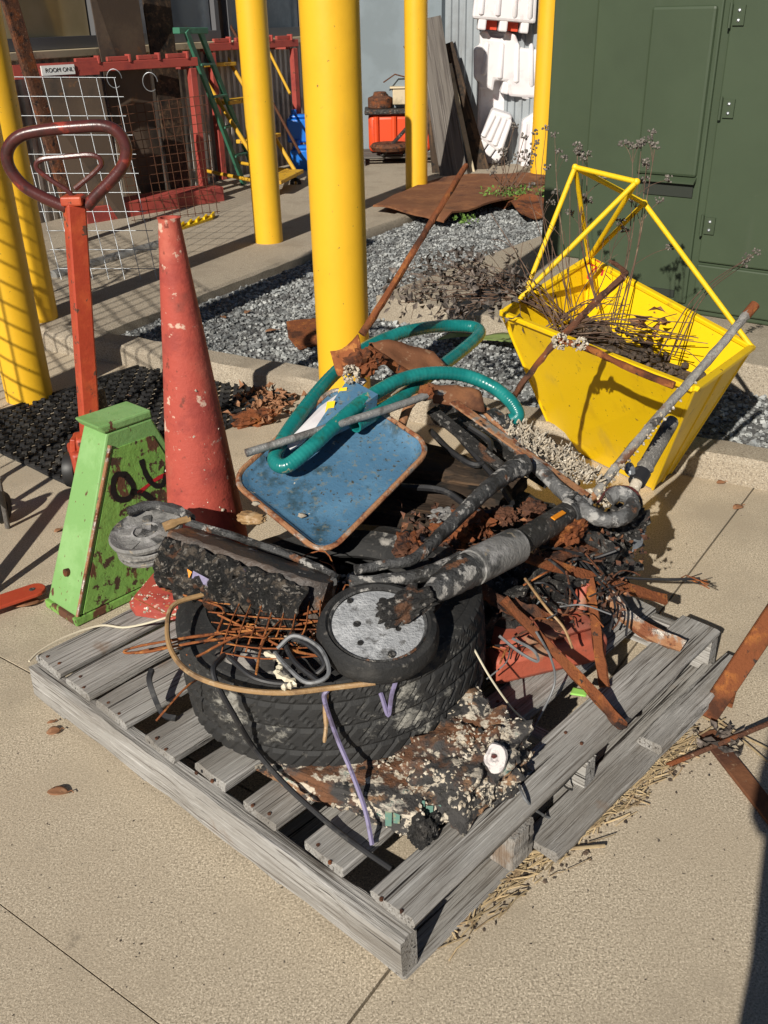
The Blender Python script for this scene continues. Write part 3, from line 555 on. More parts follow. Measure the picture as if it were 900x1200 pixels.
# white barriers
def barrier(label, quad, yb, outline=None, depth=.32, red=True, teeth=3):
    """chunky moulded hollow barrier: shell, rounded ribs, moulded feet"""
    Q = [Y(x, y, yb) for x, y in quad]; P = [Y(x, y, yb) for x, y in (outline or quad)]
    t = thing('traffic_barrier', label, 'barrier', V((Q[3].x, yb, min(p.z for p in P))), 'white plastic barriers')
    build('shell', MB().prism(P, (.03, depth, .0)), M['whiteplastic'], t, smooth=False, bevel=.028)
    a, b, c_, d = Q
    for k in (.14, .40, .66, .90):
        p0, p1 = d.lerp(c_, k) + V((0, .012, .03)), a.lerp(b, k) + V((0, .012, -.04)); build('rib', MB().tube([p0, p0.lerp(p1, .06), p0.lerp(p1, .94), p1], [.012, .032, .026, .01], 10), M['whiteplastic'], t)
    for i in range(teeth):
        e = d.lerp(c_, (i + .5) / teeth); build('moulded_foot', MB().box(e + V((0, .09, -.035)), (.085, .15, .12), c_ - d), M['whiteplastic'], t, smooth=False, bevel=.015)
        if red and i < teeth - 1: build('red_foot', MB().box(d.lerp(c_, (i + 1) / teeth) + V((0, .17, -.02)), (.11, .1, .13), c_ - d), M['barrierred'], t, smooth=False)
    return t
barrier('white ribbed plastic barrier, topmost of the stack by the bollard', [(558, -30), (632, -40), (628, 28), (553, 22)], 10.75)
barrier('white ribbed plastic barrier in the middle of the stack', [(562, 44), (630, 46), (630, 108), (556, 90)], 10.9, [(562, 36), (572, 36), (574, 44), (590, 46), (592, 36), (604, 40), (610, 56), (632, 58), (631, 116), (596, 113), (594, 96), (580, 94), (578, 108), (566, 100), (555, 92), (555, 56), (562, 54)], red=False)
barrier('tilted white ribbed barrier at the bottom of the stack by the planks', [(577, 128), (601, 136), (588, 182), (562, 162)], 10.75)
barrier('white ribbed barrier at the bottom of the stack behind the bollard', [(612, 142), (645, 120), (645, 190), (606, 190)], 10.8, red=False, teeth=2)
tag(build('barrier_block', MB().prism([V((1.12, 11.12, .02)), V((2.2, 10.95, .02)), V((2.2, 11.2, .02)), V((1.15, 11.4, .02))], (0, 0, 1.35)), M['whiteplastic'], None, smooth=False, bevel=.03, org=(1.5, 11.1, .02)), 'shaded white plastic barrier standing behind the stacked ones', 'barrier')
# rusty sheets on the gravel
def sheet(label, px, z, th=.012, wav=.0, mt='rustsheet', drop=None):
    P = [Z(x, y, zz) for (x, y), zz in zip(px, z)]; c = sum(P, V()) / len(P); mb = MB()
    bm = bmesh.new(); f = bm.faces.new([bm.verts.new(p) for p in P]); bmesh.ops.triangulate(bm, faces=[f]); bmesh.ops.subdivide_edges(bm, edges=bm.edges[:], cuts=5, use_grid_fill=True)
    for v in bm.verts: v.co.z += wav * noise.noise(v.co * 3)
    g_ = bmesh.ops.extrude_face_region(bm, geom=bm.faces[:]); 
    for v in g_['geom']:
        if isinstance(v, bmesh.types.BMVert): v.co.z += th
    bm.verts.index_update(); mb.add([v.co.copy() for v in bm.verts], [tuple(v.index for v in f.verts) for f in bm.faces]); bm.free()
    return tag(build('rusty_sheet', mb, M[mt], None, org=c), label, 'sheet')
sheet('large flat rusty steel sheet lying across the gravel edge by the planks', [(437, 243), (505, 212), (575, 204), (640, 206), (640, 226), (585, 236), (530, 250), (520, 261), (497, 254)], [.1, .08, .08, .08, .09, .11, .12, .07, .1], .015, .03)
sheet('crumpled rusty steel sheet on the gravel in front of the weeds', [(575, 238), (600, 226), (640, 232), (638, 256), (612, 252), (592, 243)], [.05, .14, .12, .03, .1, .04], .012, .12, 'rust')
sheet('rusty flat scrap on the gravel beside the thick bollard', [(336, 383), (378, 376), (379, 402), (350, 408), (338, 398)], [.05, .06, .03, .03, .03], .01, .05, 'rust')

# ================================================================ RUBBER MAT
m0, m1, m3 = Z(92, 574), Z(345, 470), Z(-40, 520)
mu = (m1 - m0).normalized(); mv = V((-mu.y, mu.x, 0)); Lm = (m1 - m0).length; Wm = .95
mt_ = thing('rubber_mat', 'black perforated rubber mat lying under the red tow handle', 'mat', m0)
mb = MB(); nx, ny = int(Lm / .042), int(Wm / .042); dx, dy = Lm / nx, Wm / ny
def mp(i, j, z): return m0 + mu * (i * dx) + mv * (j * dy) + UP * (z + .004 * noise.noise(V((i * .2, j * .2, 0))))
for j in range(ny + 1):
    for i in range(nx):
        if j % 2 == i % 2 or j in (0, ny): mb.bar(mp(i, j, .010), mp(i + 1, j, .010), .017, .016)
        else: mb.bar(mp(i, j, .006), mp(i + 1, j, .006), .012, .01)
for i in range(nx + 1):
    for j in range(ny):
        if i in (0, nx) or (i + j) % 2: mb.bar(mp(i, j, .0085), mp(i, j + 1, .0085), .015, .013)
        mb.box(mp(i, j, .017), (.018, .018, .012), mu + mv)
build('lattice', mb, M['mat'], mt_, smooth=False)

# ================================================================ PALLET
PN = V((.013, 1.112, 0)); pu = V((.69, .724, 0)).normalized(); pv = V((-.745, .667, 0)).normalized(); PW = 1.235
def P(a, b, z=0): return PN + pu * a + pv * b + UP * z       # a along the boards, b along the stringer face
pal = thing('wooden_pallet', 'weathered grey wooden pallet carrying the heap of salvaged junk', 'pallet', P(0, 0))
# board edges measured along the lit stringer face, from the near corner
E_ = [(0, .108), (.175, .286), (.357, .459), (.517, .623), (.669, .779), (.845, .973), (1.0, 1.106), (1.13, 1.245)]
for k, (e0, e1) in enumerate(E_):
    plank('deck_board', P(.016 + rnd(0, .022), (e0 + e1) / 2, .123), P(1.235 - rnd(0, .02), (e0 + e1) / 2, .123), e1 - e0, .021, M['wood'], pal, rough=.005, seed=k)
for k, a in enumerate((.021, .62, 1.21)):
    plank('stringer', P(a, -.002, .065), P(a, 1.243, .065), .042, .093, M['wood'], pal, rough=.006, seed=20 + k, seg=20)
for k, (e0, e1) in enumerate(((.0, .11), (.33, .43), (.78, .88), (1.12, 1.23))):
    plank('bottom_board', P(.01, (e0 + e1) / 2, .009), P(1.235, (e0 + e1) / 2, .009), e1 - e0, .018, M['wood'], pal, rough=.004, seed=30 + k)
for k, (e0, e1) in enumerate(E_):
    for a in (.035, .62):
        for f in (.3, .72):
            q = P(a + rnd(-.012, .015), e0 + (e1 - e0) * f, .1345); build('nail', MB().lathe([(0, .0015), (.004, .001), (.004, -.004)], 7, Matrix.Translation(q)), M['rustdark'], pal)
# second grey board and block lying right of the pallet
sb = thing('pallet_offcut', 'low broken grey pallet boards lying along the pallet beside the angle iron', 'pallet', P(.6, -.12))
plank('deck_board', P(.40, -.02, .034), P(1.2, -.03, .034), .09, .02, M['wood'], sb, seed=51, rough=.006)
plank('deck_board', P(.80, -.045, .057), P(1.24, -.05, .057), .06, .022, M['wood'], sb, seed=52, rough=.006)
plank('block', P(.5, -.03, .0115), P(1.15, -.035, .0115), .05, .02, M['wood'], sb, seed=53)
t = thing('wood_block', 'short pale wooden block standing under the pallet board edged with straw', 'block', P(.36, .0))
plank('block', P(.36, .022, .02), P(.36, .022, .112), .06, .075, M['wood'], t, seed=55, up=pu)

# ================================================================ TYRE
TC = V((-.124, 1.813, .287)); TA = V((-.06, .03, 1)).normalized(); TR, TW = .352, .225
TM = Matrix.Translation(TC) @ frame_quat(TA.orthogonal().cross(TA), TA).to_matrix().to_4x4()
ty = thing('car_tyre', 'worn black car tyre lying flat on the pallet, filled with rusty wire', 'tyre', V((TC.x, TC.y, .14)))
def tread():
    n = 288; hw = TW / 2 - .012
    ws = [hw * (i / 12 - 1) for i in range(25)]; prof = [(TR - .004 * (abs(z) / hw) ** 2, z) for z in ws]
    prof = [(TR - .03, -hw - .012)] + [(TR - .012, -hw - .006)] + prof + [(TR - .012, hw + .006), (TR - .03, hw + .012)]
    def fn(i, j, r):
        k = i - 2
        if k < 0 or k > 24: return r
        sh = [0, 1, 2, 1][(j // 2) % 4] * .35
        if k in (5, 12, 19): return r - .006
        zig = abs((k % 8) - 4)
        if (j + zig) % 5 == 0: return r - .0045
        return r - .0015 * abs(noise.noise(V((j * .2, k * .3, 0))))
    return MB().lathe(prof, n, TM, False, fn)
build('tread', tread(), M['rubber'], ty, smooth=False)
hw = TW / 2
def side(s):
    prof = [(TR - .028, s * (hw + .001)), (TR - .045, s * (hw + .006)), (TR - .07, s * (hw + .007)), (TR - .075, s * (hw + .011)), (TR - .08, s * (hw + .007)), (TR - .105, s * (hw + .003)), (TR - .125, s * (hw - .012)), (TR - .135, s * (hw - .03)), (TR - .128, s * (hw - .04)), (TR - .10, s * (hw - .022)), (TR - .05, s * (hw - .035)), (TR - .022, s * (hw - .07)), (TR - .016, 0)]
    return MB().lathe(prof, 84, TM)
build('sidewall', side(1), M['rubberworn'], ty); build('sidewall', side(-1), M['rubberworn'], ty)

# ================================================================ ENCRUSTED CASTING under the tyre
ec = V((-.03, 1.50, .135)); en = thing('encrusted_casting', 'lumpy iron casting crusted with barnacles and rust, lying under the tyre', 'casting', ec)
def lump(c, size, X, amp, seed, sub=5, fl=.8):
    bm = bmesh.new(); bmesh.ops.create_icosphere(bm, subdivisions=sub, radius=1); mb = MB(); vs = []; q = frame_quat(X)
    for v in bm.verts:
        n_ = v.co.copy(); mx = max(abs(n_.x), abs(n_.y), abs(n_.z)); bx = n_ / mx; p = n_.lerp(bx, fl)
        k = 1 + amp * noise.fractal(n_ * 2.6 + V((seed, 0, 0)), .8, 2, 6) + amp * .35 * abs(noise.noise(n_ * 11 + V((seed, 3, 0))))
        vs.append(V(c) + q @ V((p.x * size[0] * k, p.y * size[1] * k, p.z * size[2] * k)))
    fs = [tuple(v.index for v in f.verts) for f in bm.faces]; bm.free(); return mb.add(vs, fs)
mb = lump(Z(425, 908, .16), (.185, .085, .04), pv * -1 + pu * .25, .18, 3.)
cast = build('body', mb, M['crust'], en)
mb2 = lump(Z(548, 893, .19), (.12, .085, .062), pu, .26, 11.)
build('crusted_end', mb2, M['crust'], en)
oc = Z(583, 888, .262); nn = V((-.2, -.75, .62)).normalized(); q = nn.to_track_quat('Z', 'Y').to_matrix().to_4x4()
build('oyster_shell', MB().lathe([(0, .001), (.005, .0), (.009, .004), (.014, .002), (.019, .005), (.025, .004), (.027, -.004)], 22, Matrix.Translation(Z(580, 888, .25)) @ q @ Matrix.Diagonal((.85, 1.15, 1, 1)), False, lambda i, j, r: r * (1 + .28 * noise.noise(V((math.cos(j * .285) * 1.3, math.sin(j * .285) * 1.3, i * .25))))), M['oyster'], en)
build('oyster_scar', MB().blob(Z(579, 886, .253) + nn * .003, (.006, .0045, .005), .3, 3, 2), M['maroon'], en)
def crustbits(centres, n, r, spread):
    vs0 = MB()
    for c, nrm in centres:
        for _ in range(n):
            o = V((rnd(-1, 1), rnd(-1, 1), rnd(-1, 1))) * spread; d = (nrm + V((rnd(-.6, .6), rnd(-.6, .6), rnd(-.3, .6)))).normalized(); rr_ = rnd(*r)
            p = c + o; b = d.orthogonal().normalized(); e = d.cross(b)
            ring = [p + (b * math.cos(a) + e * math.sin(a)) * rr_ for a in [2 * math.pi * i / 5 for i in range(5)]]; top = [p + d * rr_ * 1.5 + (b * math.cos(a) + e * math.sin(a)) * rr_ * .5 for a in [2 * math.pi * i / 5 for i in range(5)]]
            vs0.add(ring + top, [(i, (i + 1) % 5, 5 + (i + 1) % 5, 5 + i) for i in range(5)] + [(5, 6, 7, 8, 9)])
    return vs0
def on_surface(src, n, cond, r):
    mb = MB(); fs_ = [f for f in src.f]; k = 0
    while k < n:
        f = random.choice(fs_); a, b, c = (src.v[i] for i in f[:3]); nr = (b - a).cross(c - a).normalized(); u1, u2 = sorted((random.random(), random.random())); p = a * u1 + b * (u2 - u1) + c * (1 - u2)
        if len(f) == 4 and random.random() < .5:
            c4 = src.v[f[3]]; p = a * u1 + c4 * (u2 - u1) + c * (1 - u2)
        if not cond(p, nr): continue
        k += 1; rr_ = rnd(*r); d = (nr + V((rnd(-.4, .4), rnd(-.4, .4), rnd(-.4, .4)))).normalized(); b1 = d.orthogonal().normalized(); e = d.cross(b1)
        L = rnd(.1, 1.) ** 1.5; st3 = rnd(.45, 1.6); js = [rnd(.45, 1.25) for _ in range(5)]
        ring = [p - d * rr_ * .3 + (b1 * math.cos(t) * st3 + e * math.sin(t)) * rr_ * js[i_] for i_, t in enumerate([2 * math.pi * i / 5 for i in range(5)])]; top = [p + d * rr_ * L * rnd(.5, 1.2) + (b1 * math.cos(t) * st3 + e * math.sin(t)) * rr_ * .6 * js[i_] for i_, t in enumerate([2 * math.pi * i / 5 for i in range(5)])]
        mb.add(ring + top, [(i, (i + 1) % 5, 5 + (i + 1) % 5, 5 + i) for i in range(5)] + [(5, 6, 7, 8, 9)])
    return mb
stuff(build('barnacles', on_surface(mb2, 750, lambda p, n_: n_.z > -.2 and noise.noise(p * 16) > -.12, (.0014, .006)), M['barnacle'], en, smooth=False))
stuff(build('barnacles', on_surface(mb, 260, lambda p, n_: n_.z > -.1 and p.x > -.12 and noise.noise(p * 13) > .08, (.0014, .006)), M['barnacle'], en, smooth=False))
# small burnt plastic pieces hanging off the casting
c = Z(497, 972, .16); mbp = MB()
tag(build('melted_plastic', lump(c, (.028, .02, .03), pu, .5, 21, 4, .2), M['char'], None, org=c), 'shiny black melted plastic blob hanging off the encrusted casting', 'plastic')
c = Z(478, 945, .185); mb_ = MB()
for k in range(7):
    a = c + V((-.045 + .016 * k, rnd(-.01, .02), rnd(-.01, .012))); mb_.add([a, a + V((.014, -.004, .004)), a + V((.012, -.02, -.03)), a + V((0, -.022, -.026))], [(0, 1, 2, 3)])
tag(build('green_film', mb_, mat('teal_film', (.05, .16, .12), [LY((.2, .2, .1), 40, .5, .62)], rough=.5), None, org=c), 'torn teal plastic film stuck to the encrusted casting', 'film')

# ================================================================ wires, tubes and cables in and around the tyre
def wire(label, pts, r, mt, name='wire', cat='wire', n=6, k=6, group=None, jit=0):
    S_ = spl(pts, k); return tag(build(name, MB().tube(S_, r, n, True, jit), M[mt], None, org=S_[0]), label, cat, group)
wb = thing('rusty_wire_bundle', 'tangle of rusty iron wire filling the tyre', 'wire bundle', TC)
for k in range(90):
    a = rnd(0, 6.28); rr_ = rnd(.05, .24); p = TC + V((math.cos(a) * rr_ * .9 - .09, math.sin(a) * rr_ * .7 - .07, rnd(.03, .11)))
    d = V((rnd(-1, 1), rnd(-.7, .5), rnd(-.2, .15))).normalized(); L = rnd(.06, .2)
    q1_ = p + d * L * .5 + V((rnd(-.03, .03), rnd(-.03, .03), rnd(-.01, .05))); q2_ = p + d * L + V((rnd(-.03, .03), rnd(-.03, .03), rnd(-.02, .04)))
    build('wire', MB().tube(spl([p, q1_, q2_], 4), rnd(.0012, .0026), 5), M['rustwire'] if k % 4 else M['rustdark'], wb)
# loop of rusty wire pointing left, over the rim
build('wire', MB().tube(spl([Z(300, 738, .42), Z(235, 745, .42), Z(165, 757, .415), Z(145, 764, .41), Z(170, 764, .41), Z(235, 752, .42), Z(310, 742, .42)], 5), .003, 6, True, .25), M['rustwire'], wb)
for pts in ([(215, 690), (260, 700), (330, 722), (372, 716)], [(190, 690), (240, 705), (262, 715), (255, 740)], [(230, 770), (280, 745), (330, 735), (390, 725)], [(300, 790), (310, 750), (340, 715), (352, 700)], [(255, 720), (300, 742), (335, 760), (380, 770)]):
    build('wire', MB().tube(spl([Z(x, y, .425 + rnd(0, .03)) for x, y in pts], 5), .0026, 6, True, .2), M['rustwire'], wb)
for k in range(8):
    build('wire', MB().tube(spl([Z(258 + 15 * k, 770 - 3 * k, .415), Z(268 + 15 * k, 735, .44 + rnd(0, .012)), Z(285 + 13 * k, 698, .45)], 4), .0017, 5, True, .2), M['rustwire'], wb)
for k in range(6):
    build('wire', MB().tube(spl([Z(240 + 4 * k, 705 + 12 * k, .43), Z(310, 712 + 12 * k, .44 + rnd(0, .012)), Z(385, 718 + 10 * k, .43)], 4), .0017, 5, True, .2), M['rustwire'], wb)
# dark filling debris inside the tyre
mb = MB()
fill = thing('burnt_debris', 'dark burnt rubble filling the inside of the tyre', 'debris', TC)
build('rubble', lump(TC + V((0, 0, -.01)), (.20, .20, .075), V((1, 0, 0)), .35, 5, 5, .1), M['char'], fill)
bits = on_surface(MB().blob(TC + V((0, 0, .02)), (.2, .2, .07), .2, 3, 3), 260, lambda p, n_: n_.z > .2, (.004, .011))
stuff(build('pale_fragments', bits, M['barnacle'], fill, smooth=False))
# tan tube round the rim
pts = [Z(245, 695, .45), Z(205, 708, .45), Z(196, 735, .44), Z(202, 765, .425), Z(225, 790, .42), Z(270, 806, .415), Z(330, 812, .41), Z(390, 806, .41), Z(440, 800, .42)]
wire('tan plastic tube bent along the rim of the tyre', pts, .0056, 'tan', 'tube', 'tube', 8)
wire('thin cream wire running from the tyre over the pallet boards by the green stand', [Z(240, 703, .40), Z(200, 722, .22), Z(150, 735, .145), Z(118, 733, .142), Z(80, 745, .142), Z(48, 762, .142), Z(34, 775, .14)], .003, 'cream')
wire('black cable hanging from the tyre rim down across the pallet boards', [Z(262, 768, .43), Z(250, 790, .43), Z(278, 845, .33), Z(300, 880, .23), Z(335, 920, .19), Z(385, 965, .15), Z(420, 992, .146), Z(458, 1018, .12)], .0058, 'black', 'cable', 'cable', 8)
wire('second black cable looping along the rim of the tyre', [Z(268, 770, .44), Z(300, 795, .425), Z(345, 800, .42), Z(380, 780, .45), Z(360, 755, .47), Z(335, 750, .46), Z(345, 775, .45), Z(375, 800, .44)], .0055, 'black', 'cable', 'cable', 8)
wire('grey cable loop lying beside the scooter wheel', [Z(325, 760, .46), Z(345, 745, .48), Z(375, 760, .47), Z(385, 790, .45), Z(360, 800, .44), Z(335, 780, .45), Z(322, 765, .45)], .0045, 'greywire', 'cable', 'cable')
wire('purple plastic tie hanging from the tyre to the pallet', [Z(384, 808, .40), Z(380, 820, .38), Z(395, 865, .30), Z(412, 905, .25), Z(428, 950, .19), Z(436, 990, .14)], .005, 'purple', 'tie', 'tie')
wire('short purple plastic tie hooked under the scooter wheel', [Z(440, 798, .39), Z(447, 815, .36), Z(455, 838, .32), Z(459, 815, .36), Z(464, 798, .39)], .005, 'purple', 'tie', 'tie')
wire('frayed brown cord hanging over the front of the tyre', [Z(383, 805, .40), Z(381, 830, .36), Z(382, 850, .33), Z(380, 870, .30)], [.005] * 12 + [.004] * 6 + [.003], 'tan', 'cord', 'cord')
wire('black strap curling over the pallet boards beside the tyre', [Z(178, 785, .20), Z(175, 798, .19), Z(183, 822, .16), Z(192, 838, .145), Z(206, 842, .14)], .008, 'black', 'strap', 'strap', 4)
wire('grey wire trailing over the pallet board edged with straw onto the concrete', [Z(600, 895, .15), Z(606, 915, .15), Z(618, 940, .14), Z(640, 957, .05), Z(665, 963, .012), Z(692, 966, .006)], .0032, 'greywire')
wire('white thin wire crossing in front of the red canister', [Z(555, 760, .34), Z(575, 795, .28), Z(600, 830, .2), Z(622, 850, .15)], .0023, 'cream')
wire('yellow and rusty wire standing beside the flat bars', [Z(615, 678, .36), Z(640, 712, .33), Z(660, 735, .3), Z(671, 760, .27)], .0032, 'tan')
wire('grey looped wire hanging over the red canister', [Z(585, 745, .32), Z(610, 765, .29), Z(630, 775, .28), Z(625, 762, .3), Z(600, 748, .32)], .0035, 'greywire')
wire('long grey wire curving below the flat bars', [Z(628, 740, .33), Z(645, 770, .27), Z(650, 800, .2), Z(635, 835, .15), Z(615, 870, .14)], .0028, 'greywire')
wire('white rag strip snagged among the wire in the tyre', [Z(310, 765, .45), Z(330, 775, .445), Z(325, 790, .44), Z(345, 800, .43), Z(330, 806, .43)], [.004, .008] * 12 + [.004], 'cream', 'rag', 'rag', 5)
wire('thin black wire lying over the pallet edge onto the concrete', [Z(655, 915, .13), Z(668, 925, .05), Z(690, 928, .01), Z(715, 922, .006), Z(727, 926, .006)], .0022, 'black')

# ================================================================ BURNT SCOOTER
sco = thing('scooter', 'burnt electric scooter lying on its side across the tyre', 'scooter', V((0, 1.75, .42)))
dL, dR = Z(208, 640, .485), Z(385, 703, .435); dX = (dR - dL).normalized(); dn = V((.18, .35, .92)); dn = (dn - dX * dn.dot(dX)).normalized(); dY = dn.cross(dX)
def D(a, b, z): return dL + dX * a + dY * b + dn * z
Ld = (dR - dL).length
# deck: long shallow body with rounded end and a charred ragged flank
mb = MB(); sec = []; seg = 26
for i in range(seg + 1):
    a = Ld * i / seg; e = min(1, (seg - i) / 4); wd = .055 * (.55 + .45 * e ** .5); pts = [(-wd, .0), (-wd, .035), (-wd * .9, .042), (0, .044), (wd * .9, .042), (wd, .036), (wd, -.02), (wd * .6, -.05), (-wd * .5, -.055), (-wd * 1.15, -.04)]
    for k, (b, z) in enumerate(pts):
        nz_ = .012 * noise.noise(V((i * .55, k * 1.1, 5))) * (1.6 if k in (0, 7, 8, 9) else .35); mb.v.append(D(a, b + nz_, z + nz_ * .6))
n = 10; mb.f = [(i * n + j, i * n + (j + 1) % n, (i + 1) * n + (j + 1) % n, (i + 1) * n + j) for i in range(seg) for j in range(n)] + [tuple(range(n)), tuple(seg * n + j for j in range(n))]
build('deck', mb, M['deck'], sco)
fl_ = MB(); cols = 34; rows = 9
for i in range(cols + 1):
    for j in range(rows + 1):
        a = Ld * (.02 + .92 * i / cols); z = .034 - .135 * j / rows; k = V((i * .45, j * .5, 9)); d = -.062 - .03 * math.sin(math.pi * j / rows) + .032 * noise.fractal(k, .8, 2, 4)
        fl_.v.append(D(a, d, z * (.85 + .35 * noise.noise(V((i * .4, 3, 1))))))
fl_.f = [(i * (rows + 1) + j, (i + 1) * (rows + 1) + j, (i + 1) * (rows + 1) + j + 1, i * (rows + 1) + j + 1) for i in range(cols) for j in range(rows)]
o = build('melted_side', fl_, M['charflank'], sco); sm = o.modifiers.new('solid', 'SOLIDIFY'); sm.thickness = .006
rim_ = spl([D(-.02, .05, .05), D(Ld * .3, .056, .052), D(Ld * .7, .056, .05), D(Ld * .95, .04, .046), D(Ld * 1.0, 0, .042)], 6)
build('deck_edge', MB().tube(rim_, .009, 8, True, .2), M['charmetal'], sco)
build('orange_sticker', MB().add([D(.085, -.097, -.012), D(.105, -.098, -.016), D(.103, -.1, -.03), D(.087, -.099, -.026)], [(0, 1, 2, 3)]), M['orange'], sco, smooth=False)
build('violet_sticker', MB().add([D(.108, -.1, -.012), D(.155, -.1, -.018), D(.155, -.102, -.034), D(.11, -.101, -.028)], [(0, 1, 2, 3)]), M['purple'], sco, smooth=False)
# rear wheel (grey drum wound with wire)
rc = Z(172, 625, .49); rn = V((-.12, -.12, .98)).normalized(); RM = Matrix.Translation(rc) @ rn.to_track_quat('Z', 'Y').to_matrix().to_4x4()
rwh = build('rear_wheel', MB().lathe([(.03, -.012), (.03, .01), (.04, .004), (.062, .002), (.078, .012), (.084, .014), (.088, .008), (.086, .0), (.074, -.006), (.072, -.03), (.08, -.036), (.078, -.042), (.03, -.04)], 44, RM, True), M['greywheel'], sco)
for k in range(5): build('spoke', MB().bar(RM @ V((.0, 0, .0)), RM @ V((.07 * math.cos(k * 1.256), .07 * math.sin(k * 1.256), .0)), .022, .012, rn), M['greywheel'], rwh)
for k in range(4): build('wound_wire', MB().tube([RM @ V((.077 * math.cos(a), .077 * math.sin(a), -.012 - .006 * k + .002 * math.sin(a * 3 + k))) for a in [2 * math.pi * i / 40 for i in range(40)]], .003, 5), M['rodmetal'] if k % 2 else M['greywheel'], rwh)
build('fender', MB().tube(spl([Z(150, 600, .52), Z(175, 592, .525), Z(205, 597, .525), Z(225, 608, .52)], 5), .012, 8, True, .15), M['charmetal'], sco)
build('bracket', MB().tube(spl([Z(192, 618, .515), Z(207, 612, .52), Z(222, 608, .52)], 4), [.012] * 4 + [.009] * 4 + [.011], 7), M['tan'], sco)
# front wheel
fc = Z(443, 736, .472); fn = V((.05, -.22, .975)).normalized(); FM = Matrix.Translation(fc) @ fn.to_track_quat('Z', 'Y').to_matrix().to_4x4() @ Matrix.Scale(.94, 4)
fwh = build('front_wheel', MB().lathe([(.0, .016), (.03, .016), (.075, .014), (.098, .012), (.104, .006), (.104, -.03)], 56, FM), M['hubgrey'], sco)
build('tyre', MB().lathe([(.104, .012), (.112, .02), (.124, .014), (.131, -.004), (.132, -.02), (.124, -.036), (.112, -.042), (.104, -.036)], 56, FM, True), M['rubberworn'], fwh)
build('rim_ring', MB().lathe([(.1, .014), (.104, .018), (.107, .014), (.104, .01)], 56, FM, True), M['charmetal'], fwh)
for k in range(7):
    a = k * .9 + .3; rr_ = .045 + .022 * (k % 3); build('bolt_hole', MB().lathe([(0, .0175), (.006 + .002 * (k % 2), .0172), (.007 + .002 * (k % 2), .013)], 12, FM @ Matrix.Translation((rr_ * math.cos(a), rr_ * math.sin(a), 0))), M['char'], fwh)
# fork / stem
s0, s1_, s2, s3, s4 = Z(448, 728, .495), Z(505, 695, .51), Z(548, 668, .50), Z(603, 640, .475), Z(668, 600, .435)
build('fork_crown', lump((s0 + s1_) / 2, (.055, .026, .024), s1_ - s0, .35, 8, 4, .75), M['char'], sco)
build('fork', MB().tube(spl([s1_, s1_.lerp(s2, .5), s2], 4), [.021, .026, .03, .032, .034, .036, .037, .038, .038], 16, True, .05), M['charmetal'], sco)
ax = (s3 - s2).normalized()
build('collar', MB().tube([s2, s2 + ax * .012, s2 + ax * .014, s3 - ax * .01, s3, s3 + ax * .004], [.037, .038, .041, .042, .042, .036], 28), M['greywheel'], sco)
build('stem', MB().tube([s3, s4], .031, 22), M['char'], sco)
d_ = (s4 - s3).normalized(); up_ = V((-.1, -.55, .8)); up_ = (up_ - d_ * up_.dot(d_)).normalized(); sd = d_.cross(up_)
build('reflector', MB().prism([s3.lerp(s4, .62) + up_ * .0315 + sd * y + d_ * x for x, y in ((-.03, .002), (.03, .002), (.03, .014), (-.03, .014))], up_ * .003), M['orange'], sco, smooth=False)
# torn stem housing end
mb = MB()
for k in range(9):
    an = -.4 + k * .32; b = s4 - d_ * .03; e = up_ * math.cos(an) + sd * math.sin(an)
    mb.bar(b + e * .034, b + d_ * rnd(.05, .1) + e * rnd(.034, .05), .018, .004, e)
build('torn_housing', mb, M['charmetal'], sco, smooth=False)
build('rusty_core', lump(s4 - d_ * .04 - sd * -.03 - up_ * .02, (.05, .03, .028), d_, .45, 14, 4, .5), M['rust'], sco)
# second fork arm (long curved grey arm)
arm = spl([Z(416, 668, .49), Z(450, 662, .49), Z(485, 655, .49), Z(515, 628, .5), Z(555, 588, .51), Z(592, 556, .51), Z(612, 545, .5)], 5)
k = len(arm); build('rear_arm', MB().tube(arm, [.011 + .020 * (i / (k - 1)) ** 2.2 for i in range(k)], 12, True, .08), M['charmetal'], sco)
build('lower_arm', MB().tube(spl([Z(412, 684, .47), Z(450, 682, .48), Z(500, 672, .48), Z(540, 655, .48)], 4), [.02, .018, .017, .017] * 3 + [.018], 9, True, .12), M['charmetal'], sco)
# handlebar with grip
hb = spl([Z(556, 482, .53), Z(600, 522, .49), Z(640, 558, .465), Z(675, 590, .455), Z(700, 606, .44), Z(722, 609, .43), Z(738, 600, .43), Z(740, 586, .44), Z(726, 578, .45), Z(714, 584, .44)], 5)
k = len(hb); build('handlebar', MB().tube(hb, [.013 + .007 * min(1, i / 14) for i in range(k)], 12, True, .1), M['hookmetal'], sco)
g0_, g1_ = Z(748, 562, .40), Z(788, 492, .50); gx = (g1_ - g0_).normalized()
gr_ = build('grip', MB().tube([g0_.lerp(g1_, t) for t in (0, .18, .2, .25, .9, .97, 1)], [.02, .021, .025, .022, .022, .021, .017], 20), M['grip'], sco)
build('grip_collar', MB().tube([g0_ - gx * .012, g0_ + gx * .03], .0245, 18), M['black'], gr_)
build('lever_stub', MB().tube(spl([g0_ + V((-.01, -.01, .01)), Z(738, 545, .425), Z(735, 550, .42), Z(740, 556, .41)], 4), .009, 8), M['galv'], gr_)
build('bar_end', MB().tube([Z(742, 575, .385), g0_], .016, 12), M['barnacle'], gr_)
build('clamp', lump(Z(738, 612, .34), (.04, .03, .045), V((1, .3, 0)), .5, 31, 4, .4), M['char'], sco)
build('lever_blade', MB().prism([Z(742, 632, .30), Z(757, 618, .31), Z(752, 640, .29), Z(740, 648, .285)], V((.006, .01, .006))), M['galv'], sco, smooth=False, bevel=.002)
build('brake_cable', MB().tube(spl([Z(700, 590, .40), Z(715, 572, .43), Z(740, 572, .42), Z(752, 590, .38), Z(745, 615, .33)], 5), .0035, 6), M['maroon'], sco)
